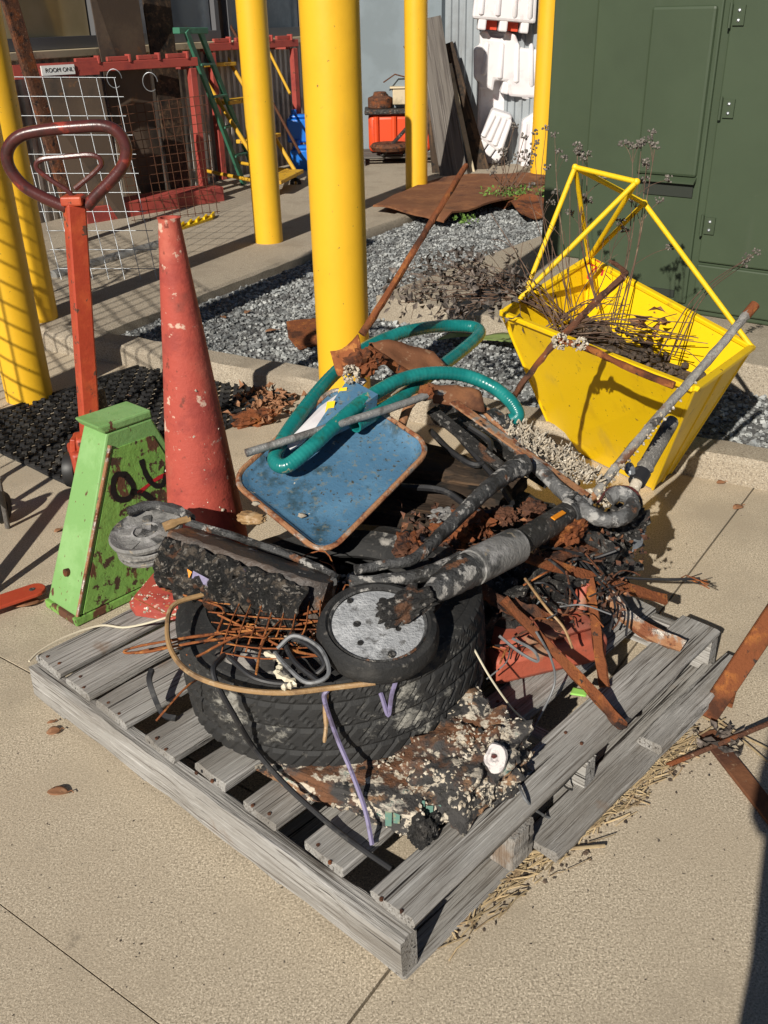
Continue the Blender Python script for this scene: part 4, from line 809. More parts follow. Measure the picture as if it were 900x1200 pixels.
build('brake_cable', MB().tube(spl([Z(735, 610, .34), Z(705, 640, .30), Z(690, 665, .27), Z(697, 690, .25)], 5), .0035, 6), M['black'], sco)

# ================================================================ BLUE TRAY
tb, tl, tr = Z(381, 652, .42), Z(293, 562, .51), Z(506, 525, .555); tx = tr - tb; tyv = tl - tb; tyv = tyv - tx * (tyv.dot(tx) / tx.dot(tx)) * .45
tn = tx.cross(tyv).normalized()
tray = thing('metal_tray', 'shallow blue metal tray with rolled rusty rim, propped up on the heap', 'tray', tb)
def rr_pts(inset, zz, corner=.16, nn_=7):
    o = []; 
    for cx_, cy_, a0 in ((1 - corner * .8, 1 - corner, 0), (corner * .8, 1 - corner, 90), (corner * .8, corner, 180), (1 - corner * .8, corner, 270)):
        for i in range(nn_):
            a = math.radians(a0 + 90 * i / (nn_ - 1)); x = cx_ + corner * .8 * math.cos(a); y = cy_ + corner * math.sin(a)
            x = .5 + (x - .5) * (1 - inset); y = .5 + (y - .5) * (1 - inset); o.append(tb + tx * x + tyv * (y * 1.12) + tn * zz)
    return o
rings = [rr_pts(0, .0), rr_pts(.03, -.002), rr_pts(.07, -.014), rr_pts(.13, -.02), rr_pts(.5, -.022), rr_pts(.9, -.020)]
mb = MB(); n = len(rings[0]); mb.v = [v for r_ in rings for v in r_]; mb.v = [v + tn * .004 * noise.noise(v * 9) for v in mb.v]
mb.f = [(i * n + j, i * n + (j + 1) % n, (i + 1) * n + (j + 1) % n, (i + 1) * n + j) for i in range(len(rings) - 1) for j in range(n)] + [tuple((len(rings) - 1) * n + j for j in range(n))]
o = build('pan', mb, M['blue'], tray); sm = o.modifiers.new('solid', 'SOLIDIFY'); sm.thickness = .003
R_ = rr_pts(-.01, .002); build('rim', MB().tube(R_ + R_[:2], .0075, 8, True, .12), M['rim'], tray)
# upper blue flap behind the hose
f0, f1, f2, f3 = Z(352, 528, .57), Z(440, 486, .60), Z(443, 462, .66), Z(408, 443, .69)
build('back_flap', MB().prism([f0, f1, f2, f3], tn * -.004), M['blue'], tray, smooth=False)
for px, py, z in ((300, 590, .485), (354, 604, .46)): build('barnacle', MB().blob(Z(px, py, z), (.011, .008, .006), .4, 3, 2), M['barnacle'], tray)

# ================================================================ HOSE
hp = [(417, 498, .60), (440, 484, .605), (470, 466, .61), (510, 435, .63), (545, 408, .64), (562, 391, .645), (553, 383, .65), (520, 382, .66), (488, 386, .68), (462, 393, .68), (425, 410, .67), (390, 440, .65), (360, 475, .62), (335, 510, .585), (322, 538, .56), (335, 546, .555), (360, 528, .58), (395, 496, .615), (430, 467, .645), (465, 447, .66), (500, 438, .66), (540, 439, .64), (575, 452, .61), (598, 470, .58), (607, 486, .55), (600, 492, .535)]
hs = spl([Z(x, y, z) for x, y, z in hp], 8)
hose = thing('garden_hose', 'teal ribbed garden hose looped over the top of the heap', 'hose', hs[0])
rs_ = []
hs2 = []
for i in range(len(hs) - 1):
    for t in (0, .25, .5, .75): hs2.append(hs[i].lerp(hs[i + 1], t))
build('hose_body', MB().tube(hs2, [.0195 + (.0002 if i % 4 < 2 else -.0002) for i in range(len(hs2))], 16, False), M['hose'], hose)
e0 = (hs[0] - hs[1]).normalized()
build('open_end', MB().lathe([(.0203, -.002), (.0203, .004), (.015, .004), (.014, -.03), (0, -.03)], 18, Matrix.Translation(hs[0]) @ e0.to_track_quat('Z', 'Y').to_matrix().to_4x4()), M['hose'], hose)
st2 = [p + V((-.006, -.012, -.0185)) for p in hs[88:112]]
build('stripe', MB().tube(st2, .005, 6), M['hoseline'], hose)
e1 = hs[-1]; build('rubber_end', MB().tube([e1, e1 + (hs[-1] - hs[-2]).normalized() * .04], .0235, 14), M['rubber'], hose)

# ================================================================ SILVER TUBE, RUSTY ROD, SCRAPS
pts = [Z(288, 531, .59), Z(350, 512, .605), Z(410, 493, .62), Z(452, 480, .63), Z(482, 470, .635), Z(500, 463, .64)]
t = thing('steel_tube', 'thin bent grey steel tube lying across the blue tray', 'tube', pts[0]); build('tube', MB().tube(spl(pts, 5), .0105, 12, True, .03), M['steelpipe'], t); build('pivot', lump(Z(500, 460, .645), (.02, .015, .02), V((1, 0, 0)), .3, 17, 3, .3), M['rust'], t)
rp = spl([Z(424, 392, .76), Z(452, 348, .85), Z(490, 286, .97), Z(520, 236, 1.07), Z(546, 194, 1.15)], 6); k = len(rp)
tag(build('rusty_rod', MB().tube(rp, [.011 - .003 * i / k for i in range(k)], 9, True, .18), M['rust'], None, org=rp[0]), 'long rusty rod pointing up from the top of the heap', 'rod')
def scrap(name, label, px, mt, th=.006, amp=.02, seed=0, cat='scrap'):
    P_ = [Z(x, y, z) for x, y, z in px]; c = sum(P_, V()) / len(P_); bm = bmesh.new(); f = bm.faces.new([bm.verts.new(p) for p in P_]); bmesh.ops.triangulate(bm, faces=[f]); bmesh.ops.subdivide_edges(bm, edges=bm.edges[:], cuts=4, use_grid_fill=True)
    for v in bm.verts: v.co += V((0, -.3, 1)) * amp * noise.noise(v.co * 18 + V((seed, 0, 0)))
    bm.verts.index_update(); mb = MB().add([v.co.copy() for v in bm.verts], [tuple(v.index for v in f.verts) for f in bm.faces]); bm.free()
    o = build(name, mb, M[mt], None, org=c); s_ = o.modifiers.new('solid', 'SOLIDIFY'); s_.thickness = th; return tag(o, label, cat)
scrap('rust_flake', 'thin orange rust flake standing at the foot of the long rod', [(387, 415, .72), (420, 392, .77), (424, 415, .73), (418, 432, .69), (396, 440, .67)], 'rustwire', .004, .03)
scrap('rusty_plate', 'rusty orange metal plate lying under the hose loop', [(432, 402, .72), (470, 403, .71), (508, 415, .68), (532, 436, .65), (500, 442, .645), (462, 438, .66), (445, 420, .69)], 'rustsheet', .006, .02, 3)
scrap('rusty_cover', 'rusty brown metal cover beside the pivot of the grey tube', [(500, 452, .635), (535, 450, .63), (562, 462, .6), (568, 482, .56), (540, 478, .575), (508, 474, .59)], 'rustsheet', .008, .02, 5)
c = Z(428, 425, .72); tag(build('encrusted_joint', lump(c, (.045, .03, .028), V((1, -.5, .3)), .6, 41, 4, .2), M['rust'], None, org=c), 'encrusted rusty joint below the orange flake', 'joint')
c = Z(412, 440, .70); mbj = MB().blob(c, (.022, .02, .026), .3, 3, 3, 4); tag(build('barnacle_cluster', on_surface(mbj, 120, lambda p, n_: True, (.003, .007)), M['barnacle'], None, smooth=False, org=c), 'small cream barnacle cluster beside the orange rust flake', 'barnacles')
o = bpy.data.objects['barnacle_cluster']; stuff(o)
build('rust_arm', MB().tube(spl([Z(430, 408, .74), Z(455, 425, .70), Z(478, 440, .66)], 4), .012, 8, True, .25), M['rust'], bpy.data.objects['encrusted_joint'])
# white plastic guard with yellow patches
gp_ = [Z(x, y, z) for x, y, z in ((333, 520, .575), (345, 508, .59), (375, 476, .62), (405, 455, .65), (425, 440, .67), (430, 446, .66), (408, 466, .64), (380, 492, .61), (352, 520, .58), (340, 527, .572))]
gd = thing('plastic_guard', 'white plastic guard strip with yellow patches behind the hose', 'guard', gp_[0]); build('strip', MB().prism(gp_, V((.0, .02, -.012))), M['whiteplastic'], gd, smooth=False, bevel=.002)
for px, py, z in ((386, 478, .64), (400, 462, .66), (407, 446, .675)):
    a = Z(px, py, z); build('yellow_patch', MB().prism([a + V(q_) for q_ in ((-.012, 0, -.016), (.010, .005, -.01), (.016, .012, .014), (-.006, .01, .012))], V((0, -.004, .003))), M['hopper'], gd, smooth=False)

# ================================================================ BENT FRAME WITH BARNACLES
fp = [(470, 500, .56), (478, 478, .59), (490, 466, .61), (520, 462, .61), (556, 470, .57), (590, 503, .52), (640, 548, .45), (682, 580, .40), (697, 580, .40), (712, 560, .44), (760, 502, .55), (820, 434, .68), (862, 384, .78), (884, 358, .83)]
fs2 = spl([Z(x, y, z) for x, y, z in fp], 6); frm = thing('bent_tube_frame', 'bent rusty tube frame with one long arm crusted in barnacles', 'frame', fs2[0])
cut = 6 * 8
build('rusty_side', MB().tube(fs2[:cut + 1], .0125, 10, True, .08), M['rim'], frm)
k = len(fs2) - cut; build('long_arm', MB().tube(fs2[cut:], [.0125] * (k - 3) + [.012, .012, .013], 10, True, .16), M['rodmetal'], frm)
build('tube_tip', MB().tube([fs2[-4], fs2[-1] + (fs2[-1] - fs2[-3]) * .15], .0138, 10), M['rust'], frm)
# strut parallel to the rusty side (flat angle)
build('rusty_flange', MB().bar(Z(530, 470, .605), Z(688, 582, .415), .032, .006, V((-.25, .1, .95))), M['rim'], frm, smooth=False, bevel=.002)
build('angle_strip', MB().bar(Z(505, 480, .56), Z(600, 558, .43), .035, .01, V((.3, -.6, .7))), M['char'], frm, smooth=False, bevel=.002)
build('flat_strip', MB().bar(Z(575, 480, .56), Z(675, 570, .42), .045, .008, V((-.2, .3, .9))), M['charmetal'], frm, smooth=False, bevel=.002)
mb = MB()
for i in range(820):
    t = rnd(0, 1); c = Z(600, 505, .52).lerp(Z(690, 565, .43), t) + V((.012 + rnd(-1, 1) * .042, .008 + rnd(-1, 1) * .042, 0)) * (1 - .5 * abs(t - .5)) + V((.0, .0, rnd(-.012, .018)))
    d = V((rnd(-.6, .5), rnd(-1, .1), rnd(.2, 1))).normalized(); L = rnd(.012, .026); r = rnd(.002, .0042); mb.tube([c, c + d * L], [r, r * .6], 5)
stuff(build('tube_worms', mb, M['barnacle'], frm, smooth=False))
mbx = MB()
for i in range(170):
    t = random.random() ** 1.6; c = fs2[cut + 4].lerp(fs2[-14], t); d = V((rnd(-1, 1), rnd(-1, 1), rnd(-1, 1))).normalized(); r = rnd(.0025, .006); mbx.tube([c + d * .011, c + d * (.011 + r * 1.4)], [r, r * .5], 5)
stuff(build('barnacles', mbx, M['barnacle'], frm, smooth=False))
c = Z(700, 585, .385); build('crust_lump', on_surface(MB().blob(c, (.05, .03, .028), .4, 3, 3, 9), 200, lambda p, n_: True, (.003, .009)), M['barnacle'], frm, smooth=False); 
for o in frm.children:
    if o.name.startswith('crust_lump'): stuff(o)
# branching encrusted rod in front of the hopper
b1_ = spl([Z(598, 470, .55), Z(618, 442, .60), Z(645, 408, .68), Z(668, 385, .745), Z(700, 352, .83), Z(730, 325, .90)], 5); br = thing('forked_rod', 'forked rusty rod with encrusted knob, leaning in front of the yellow hopper', 'rod', b1_[0])
build('main_rod', MB().tube(b1_, .0095, 8, True, .3), M['rustdark'], br)
build('hook_end', MB().tube(spl([b1_[-1], Z(733, 320, .905), Z(722, 310, .915), Z(714, 306, .92)], 4), [.009] * 6 + [.006] * 6 + [.004], 7, True, .2), M['rustdark'], br)
build('side_branch', MB().tube(spl([Z(655, 398, .71), Z(690, 408, .70), Z(730, 428, .685), Z(790, 452, .66)], 5), .0095, 8, True, .28), M['rust'], br)
mbk = on_surface(MB().blob(Z(657, 400, .71), (.022, .02, .022), .4, 3, 3, 3).blob(Z(680, 403, .71), (.022, .018, .016), .4, 3, 3, 6), 200, lambda p, n_: True, (.003, .007)); stuff(build('crust', mbk, M['barnacle'], br, smooth=False))

# ================================================================ RUSTY FLAT BARS, CANISTER, CHUNKS
def flat(label, a, b, w_, h_, mt='rust', up=V((-.2, -.5, .8)), sub=10, amp=.006, bend=None):
    a, b = V(a), V(b); d = b - a; X = d.normalized(); Yd = up.cross(X).normalized(); Zd = X.cross(Yd); mb = MB(); n = 6
    sec = [(-.5, -.5), (.5, -.5), (.52, 0), (.5, .5), (-.5, .5), (-.52, 0)]
    for i in range(sub + 1):
        for j, (y, z) in enumerate(sec):
            k = V((i * .8, j * 1.1, a.x * 40)); off = (bend * math.sin(math.pi * i / sub)) if bend else V()
            mb.v.append(a + d * (i / sub) + off + Yd * (y * w_ + amp * noise.noise(k)) + Zd * (z * h_ + amp * .7 * noise.noise(k + V((9, 9, 9)))))
    mb.f = [(i * n + j, i * n + (j + 1) % n, (i + 1) * n + (j + 1) % n, (i + 1) * n + j) for i in range(sub) for j in range(n)] + [tuple(range(n)), tuple(sub * n + j for j in range(n))]
    return tag(build('rusty_bar', mb, M[mt], None, org=a), label, 'bar', 'rusty flat bars of the heap')
flat('rusty flat bar lying level out from the scooter stem below the handlebar', Z(615, 652, .39), Z(780, 703, .20), .026, .010)
flat('upright rusty flat bar with its foot beside the red canister', Z(690, 678, .31), Z(708, 805, .15), .022, .008)
flat('long rusty bar slanting over the red canister down to the pallet edge', Z(590, 702, .37), Z(731, 850, .148), .021, .014)
flat('curved grey and rusty bar ending on the pallet board beside the low broken boards', Z(712, 695, .26), Z(800, 757, .16), .034, .016, 'rim', bend=V((-.02, 0, -.015)))
c = Z(722, 845, .15); tag(build('bar_hook', MB().tube(spl([Z(708, 825, .16), Z(716, 842, .155), Z(728, 852, .15), Z(733, 848, .15)], 5), .007, 7, True, .2), M['rustdark'], None, org=c), 'small rusty hook at the foot of the long slanting bar', 'hook')
fr_ = thing('frayed_cable', 'dark frayed cable sticking out of the heap over the bare concrete', 'cable', Z(680, 672, .25)); build('sheath', MB().tube(spl([Z(670, 668, .27), Z(720, 676, .25), Z(780, 679, .24), Z(820, 678, .235)], 4), .004, 6), M['black'], fr_)
for k in range(7): a = Z(795, 679, .238); build('strand', MB().tube([a, a + V((rnd(.02, .05), rnd(-.01, .03), rnd(-.015, .012))), a + V((rnd(.05, .085), rnd(-.03, .04), rnd(-.025, .02)))], .0016, 4), M['rustwire'] if k < 4 else M['char'], fr_)
# red canister
k0_ = Z(580, 806, .14); kx = (Z(712, 775, .14) - k0_); kx.z = 0; kd = V((-kx.y, kx.x, 0)).normalized() * .2
can = thing('fuel_canister', 'faded red plastic canister lying behind the tyre under the rusty bars', 'canister', k0_)
build('body', MB().prism([k0_, k0_ + kx * .4, k0_ + kx, k0_ + kx + kd, k0_ + kd], (0, 0, .075)).prism([k0_ + kx * .04 + kd * .1 + UP * .075, k0_ + kx * .42 + kd * .1 + UP * .075, k0_ + kx * .93 + kd * .15 + UP * .075, k0_ + kx * .9 + kd * .9 + UP * .075, k0_ + kx * .06 + kd * .9 + UP * .075], (0, 0, .03)), M['redcan'], can, bevel=.022)
build('spout', MB().tube([k0_ + kx * .9 + kd * .5 + UP * .1, k0_ + kx * .97 + kd * .6 + UP * .16], .02, 10), M['redcan'], can)
scrap('lime_tag', 'small lime green painted chip on the pallet under the red canister', [(672, 806, .145), (690, 810, .145), (686, 817, .145), (668, 814, .145)], 'lime', .003, .003)
# rust chunks behind the scooter stem
for i, (px, py, z, s, lab) in enumerate(((555, 612, .40, .05, 'rusty angular chunk beneath the bent frame'), (590, 605, .41, .032, 'small rusty knob behind the scooter stem'), (530, 628, .40, .045, 'flaky orange rust chunk beside the grey arm'), (478, 640, .42, .04, 'brown rust lump between the tray and the grey arm'), (520, 605, .40, .03, 'round grey pebble like lump behind the grey arm'), (625, 600, .38, .04, 'rust lump under the handlebar'), (665, 640, .33, .045, 'rusty lump below the torn stem housing'), (700, 655, .30, .05, 'black burnt lump below the handlebar clamp'))):
    c = Z(px, py, z); tag(build('scrap_chunk', lump(c, (s, s * .7, s * .55), V((rnd(-1, 1), rnd(-1, 1), 0)), .45, i * 9.1, 4, .6), M[['rust', 'rustdark', 'rust', 'rustdark', 'greywheel', 'rustdark', 'rust', 'char'][i]], None, org=c), lab, 'scrap', 'rusty chunks in the heap')
# dark core of the heap: dark brown timbers stacked behind the tyre
tm = thing('dark_timber', 'stack of dark brown timbers in the shade behind the blue tray', 'timber', Z(500, 620, .14))
for k, (a, b, h_) in enumerate((((430, 560, .40), (600, 590, .36), .06), ((420, 600, .36), (600, 630, .30), .07), ((430, 630, .30), (590, 670, .24), .07), ((400, 668, .22), (600, 700, .18), .08), ((440, 540, .44), (585, 560, .40), .05))):
    plank('timber', Z(*a), Z(*b), .11, h_, M['wooddark'], tm, rough=.012, seed=70 + k)
for k, (a, b, w2) in enumerate((((455, 530, .40), (600, 585, .37), .17), ((515, 478, .46), (650, 560, .38), .09), ((560, 580, .36), (690, 640, .30), .14))):
    plank('timber', Z(*a), Z(*b), w2, .03, M['char' if k else 'wooddark'], tm, rough=.016, seed=80 + k, up=V((-.1, -.2, .95)))
for k, pts in enumerate(([(505, 505, .47), (530, 530, .46), (560, 545, .45), (575, 520, .47), (550, 500, .5)], [(520, 490, .5), (545, 520, .47), (580, 560, .43), (600, 590, .41)], [(470, 570, .45), (520, 575, .44), (560, 600, .42), (600, 595, .42)])):
    wire(('black rubber strap looping under the bent frame', 'straight black strap under the bent frame', 'black strap lying over the dark timbers')[k], [Z(*p) for p in pts], .009, 'black', 'strap', 'strap', 6)
hb_ = thing('burnt_heap', 'black burnt residue and melted plastic under the rusty bars', 'residue', Z(640, 720, .14))
for k, (px, py, z, s) in enumerate(((560, 715, .25, .1), (620, 690, .25, .1), (660, 700, .22, .09), (700, 660, .22, .08), (720, 625, .25, .07), (540, 690, .3, .08))):
    build('residue', lump(Z(px, py, z), (s, s * .8, s * .8), V((rnd(-1, 1), rnd(-1, 1), 0)), .5, 50 + k, 4, .2), M['char'], hb_)
for k in range(20):
    p = Z(rnd(560, 690), rnd(665, 760), rnd(.25, .34)); d = V((rnd(-1, 1), rnd(-.7, .7), rnd(-.4, .3))).normalized() * rnd(.04, .12)
    build('loose_wire', MB().tube(spl([p, p + d * .5 + V((rnd(-.02, .02), rnd(-.02, .02), rnd(0, .03))), p + d], 4), rnd(.0012, .0028), 5), M[random.choice(['rustwire', 'rustdark', 'black', 'black', 'greywire'])], hb_)
# flakes and extra tangle over the burnt heap
fk = MB()
for _ in range(300):
    x, y = rnd(545, 765), rnd(600, 725)
    if y > 640 + (x - 545) * .75 + 90 or (x > 735 and y > 660): continue
    p = Z(x, y, rnd(.22, .33) + .05 * (y < 660)); leafquad(fk, p, V((rnd(-1, 1), rnd(-1, 1), rnd(-.5, .8))), rnd(.008, .028), rnd(.003, .009))
stuff(build('rust_flakes', fk, M['rustflake'], hb_, smooth=False))
for k in range(24):
    x, y = rnd(570, 725), rnd(625, 715); p = Z(x, y, rnd(.26, .37)); d = V((rnd(-1, 1), rnd(-.8, .8), rnd(-.6, .25))).normalized() * rnd(.05, .14)
    build('loose_wire', MB().tube(spl([p, p + d * .35 + V((rnd(-.03, .03), rnd(-.03, .03), rnd(-.01, .04))), p + d * .7 + V((rnd(-.03, .03), rnd(-.03, .03), rnd(-.02, .02))), p + d], 4), rnd(.0014, .0034), 5, True, .15), M[random.choice(['rustwire', 'rustdark', 'rustdark', 'black', 'black', 'char', 'char'])], hb_)
for k, (a_, b_, w2) in enumerate((((640, 655, .36), (700, 640, .33), .03), ((655, 690, .33), (735, 665, .27), .022), ((600, 705, .34), (660, 735, .28), .025), ((675, 620, .39), (725, 650, .32), .035), ((560, 690, .36), (610, 720, .31), .03))):
    plank('char_strip', Z(*a_), Z(*b_), w2, .009, M['char' if k % 2 else 'rustdark'], hb_, rough=.012, seed=90 + k, seg=8, up=V((rnd(-.5, .5), -.5, .8)))
for k in range(5):
    o_ = Z(648 + 9 * k, 640 + 4 * k, .34); build('burnt_cable', MB().tube(spl([o_, o_ + V((.03, -.02, -.03)), o_ + V((.05 + .01 * k, -.1, -.07)), o_ + V((.0 + .02 * k, -.16, -.12))], 5), .0032, 6), M['black'], hb_)
c = Z(520, 640, .40); ff = MB()
for _ in range(240): leafquad(ff, Z(rnd(470, 640), rnd(595, 655), rnd(.36, .43)), V((rnd(-1, 1), rnd(-1, 1), rnd(-.4, .8))), rnd(.01, .035), rnd(.004, .011))
tag(stuff(build('rust_scale', ff, M['rustflake'], None, smooth=False, org=c)), 'loose scales of rust scattered behind the grey scooter arm', 'rust scale')
c = Z(295, 607, .47); tag(build('tan_stone', lump(c, (.035, .02, .014), V((1, -.3, 0)), .2, 77, 4, .2), M['tan'], None, org=c), 'smooth tan lump wedged between the cone and the blue tray', 'lump')

# ================================================================ TRAFFIC CONE
cc = V((-.485, 2.265, .1365)); cone = thing('traffic_cone', 'tall faded red traffic cone standing on the pallet behind the scooter', 'cone', cc)
tl_ = Matrix.Translation(cc) @ Matrix.Rotation(math.radians(-14), 4, 'Z')
mb = MB(); bs2 = []
for z, s in ((0, .185), (.018, .185), (.03, .172), (.033, .12)):
    ring = []
    for i in range(32):
        a = 2 * math.pi * i / 32 + math.pi / 32; c_, s_ = math.cos(a), math.sin(a); k = s / max(abs(c_), abs(s_)) ; k = min(k, s * 1.28); ring.append(tl_ @ V((c_ * k, s_ * k, z)))
    bs2.append(ring)
mb.v = [v for r_ in bs2 for v in r_]; mb.f = [(i * 32 + j, i * 32 + (j + 1) % 32, (i + 1) * 32 + (j + 1) % 32, (i + 1) * 32 + j) for i in range(3) for j in range(32)] + [tuple(range(32)), tuple(96 + j for j in range(32))]
build('base', mb, M['cone'], cone)
prof = [(.118, .028), (.122, .04)] + [(.118 - .0925 * i / 14, .05 + .955 * i / 14) for i in range(15)] + [(.0275, 1.012), (.021, 1.012), (.02, .95)]
cb_ = MB().lathe(prof, 40, tl_, False, lambda i, j, r: r * (1 + .018 * noise.noise(V((i * .4, math.cos(j * .157) * 2, math.sin(j * .157) * 2))) - (.05 * max(0, noise.noise(V((i * .8, j * .8, 4))) - .35) if i > 15 else 0)))
build('body', cb_, M['cone'], cone)
stuff(build('barnacles', on_surface(cb_, 34, lambda p, n_: p.z > .2 and p.z < .85 and (p.x > -.5 or p.x < -.57) and n_.y < .4 and random.random() < (1.05 - p.z), (.0018, .005)), M['barnacle'], cone, smooth=False))
stuff(build('base_barnacles', on_surface(mb, 70, lambda p, n_: n_.z > .5 and p.x < -.5 and p.y < 2.3, (.002, .006)), M['barnacle'], cone, smooth=False))

# ================================================================ GREEN STAND
sn = Z(92, 734); sl = sn + pv * .155; SLn = .56
std = thing('axle_stand', 'green tapered steel stand with black painted marks and rust, beside the cone', 'stand', sn)
def SP(a, b, z): return sn + pu * a + pv * b + UP * z
def quadprism(b, t, z0, z1):   # b=(a0,a1,b0,b1)
    mb = MB(); vs = [SP(b[0], b[2], z0), SP(b[1], b[2], z0), SP(b[1], b[3], z0), SP(b[0], b[3], z0), SP(t[0], t[2], z1), SP(t[1], t[2], z1), SP(t[1], t[3], z1), SP(t[0], t[3], z1)]
    return mb.add(vs, [(0, 1, 2, 3), (4, 7, 6, 5), (0, 4, 5, 1), (1, 5, 6, 2), (2, 6, 7, 3), (3, 7, 4, 0)])
build('base_plate', quadprism((-.008, SLn + .008, -.006, .161), (-.008, SLn + .008, -.006, .161), 0.003, .03), M['standdirty'], std, smooth=False, bevel=.004)
bodyq = quadprism((0, SLn, 0, .155), (.205, SLn - .205, .02, .135), .03, .535); ob = build('body', bodyq, M['stand'], std, smooth=False, bevel=.006)
# recessed rusty web on the long side: the side panel is set into the frame
def face_pt(x, y, off=0.):
    a, b, c = SP(0, 0, .03), SP(SLn, 0, .03), SP(.205, .02, .50); n_ = (b - a).cross(c - a).normalized()
    if n_.dot(V((0, -1, 0))) < 0: n_ = -n_
    d = ray(x, y); o = V((0, 0, H)); return o + d * ((a - o).dot(n_) / d.dot(n_)) + n_ * off, n_
fa, fb, fc_, fd = SP(.02, -.001, .035), SP(SLn - .02, -.001, .035), SP(SLn - .215, .0185, .485), SP(.215, .0185, .485)
nf = face_pt(150, 600)[1]
build('side_web', MB().prism([p + nf * .004 for p in (fa, fb, fc_, fd)], -nf * .008), M['standdirty'], std, smooth=False)
hd = quadprism((.197, SLn - .203, .018, .137), (.178, SLn - .205, .018, .137), .5355, .562); build('head', hd, M['stand'], std, smooth=False, bevel=.006)
build('edge_weld', MB().tube([SP(0.0, -.003, .035), SP(.206, .017, .5)], .005, 7, True, .2), M['rim'], std)
pb = SP(.062, .08, .13); build('bolt', MB().tube([pb - pu * .0, pb - pu * .03 + V((0, 0, .006))], .012, 12), M['rust'], std)
def stroke(pts, w_, parent, mt='ink', name='painted_mark', fpt=face_pt):
    L = [fpt(x, y, .0062) for x, y in pts]; Q = spl([p for p, _ in L], 5); n_ = L[0][1]; mb = MB(); vs = []
    for i, p in enumerate(Q):
        t = (Q[min(i + 1, len(Q) - 1)] - Q[max(i - 1, 0)]).normalized(); s_ = n_.cross(t) * w_ * (.85 + .3 * noise.noise(V((i * .5, 0, 0)))); vs += [p - s_, p + s_]
    mb.add(vs, [(2 * i, 2 * i + 1, 2 * i + 3, 2 * i + 2) for i in range(len(Q) - 1)]); return build(name, mb, M[mt], parent, smooth=False)
stroke([(147, 556), (135, 556), (131, 572), (137, 584), (150, 583), (155, 570), (146, 556)], .0105, std); stroke([(152, 576), (165, 577), (179, 586)], .0105, std)
stroke([(164, 538), (170, 556), (180, 568), (190, 566), (194, 545)], .0095, std)
stroke([(160, 578), (180, 562), (200, 552)], .007, std, 'redink')

# ================================================================ TOW HANDLE JACK
jy = 3.22; jb = Z(104, 560); jk = thing('pallet_jack', 'red pallet jack with upright square tow handle and looped brown grip', 'pallet jack', V((jb.x, jy, 0)))
sh0, sh1 = Y(108, 540, jy), Y(87, 238, jy)
beam('shaft', sh0, sh1, .062, .062, M['red'], jk, V((.5, -.8, 0)), .006)
HL = [(78, 243), (52, 232), (28, 218), (11, 196), (9, 176), (22, 160), (48, 153), (90, 149), (122, 148), (140, 157), (148, 176), (143, 196), (128, 214), (112, 230), (102, 242)]
build('handle_loop', MB().tube(spl([Y(x, y, jy) for x, y in HL], 5), .0195, 14), M['maroon'], jk)
build('release_lever', MB().tube(spl([Y(84, 236, jy), Y(82, 226, jy), Y(58, 210, jy), Y(43, 197, jy), Y(48, 187, jy), Y(75, 184, jy), Y(108, 182, jy), Y(119, 190, jy), Y(112, 201, jy), Y(88, 221, jy)], 4), .0085, 8), M['maroon'], jk)
build('shaft_cap', MB().box(sh1 + V((0, 0, .01)), (.07, .07, .03)), M['red'], jk, smooth=False, bevel=.006)
jc = V((sh0.x, jy, 0))
build('yoke', MB().bar(sh0 + V((-.04, -.02, .11)), jc + V((-.05, -.02, .13)), .02, .07).bar(sh0 + V((.04, -.02, .11)), jc + V((.05, -.02, .13)), .02, .07), M['red'], jk, smooth=False, bevel=.004)
stuff(bpy.data.objects['yoke'])
build('pump_body', MB().box(jc + V((0, 0, .1)), (.15, .14, .13), V((.9, .4, 0))).box(jc + V((.0, .0, .18)), (.1, .09, .06), V((.9, .4, 0))), M['red'], jk, bevel=.012)
build('pump_cylinder', MB().tube([jc + V((.02, .08, .08)), jc + V((.02, .08, .34))], .045, 16), M['char'], jk)
for s in (-1, 1): build('wheel', MB().lathe([(.02, -.02), (.065, -.02), (.07, 0), (.065, .02), (.02, .02)], 20, Matrix.Translation(jc + V((.075 * s, -.01, .072))) @ Matrix.Rotation(math.pi / 2, 4, 'Y'), True), M['caster'], jk)
fdv = V((.75, -.66, 0))
for s in (-1, 1): beam('fork', jc + V((.02, .06, .06)) + V((.66, .75, 0)) * .09 * s, jc + V((.02, .06, .06)) + V((.66, .75, 0)) * .09 * s + fdv * .3, .08, .04, M['red'], jk)
# red flat bar with a hole on the floor at the left
a, b = Z(-25, 716, .03), Z(52, 690, .03); ob = thing('red_steel_bar', 'red painted flat steel bar with a bolt hole lying on the concrete', 'bar', a)
d = (b - a).normalized(); s_ = UP.cross(d); pts = [a + s_ * .034, a - s_ * .034] + [b - d * .03 + (d * math.cos(t) - s_ * math.sin(t) * -1) * .034 * 1 for t in [-math.pi / 2 + math.pi * i / 8 for i in range(9)]]
build('bar', MB().prism(pts, (0, 0, .012)), M['red'], ob, smooth=False, bevel=.003)
build('bolt_hole', MB().lathe([(0, .0132), (.009, .0131), (.0095, .0105)], 14, Matrix.Translation(b - d * .035)), M['char'], ob)
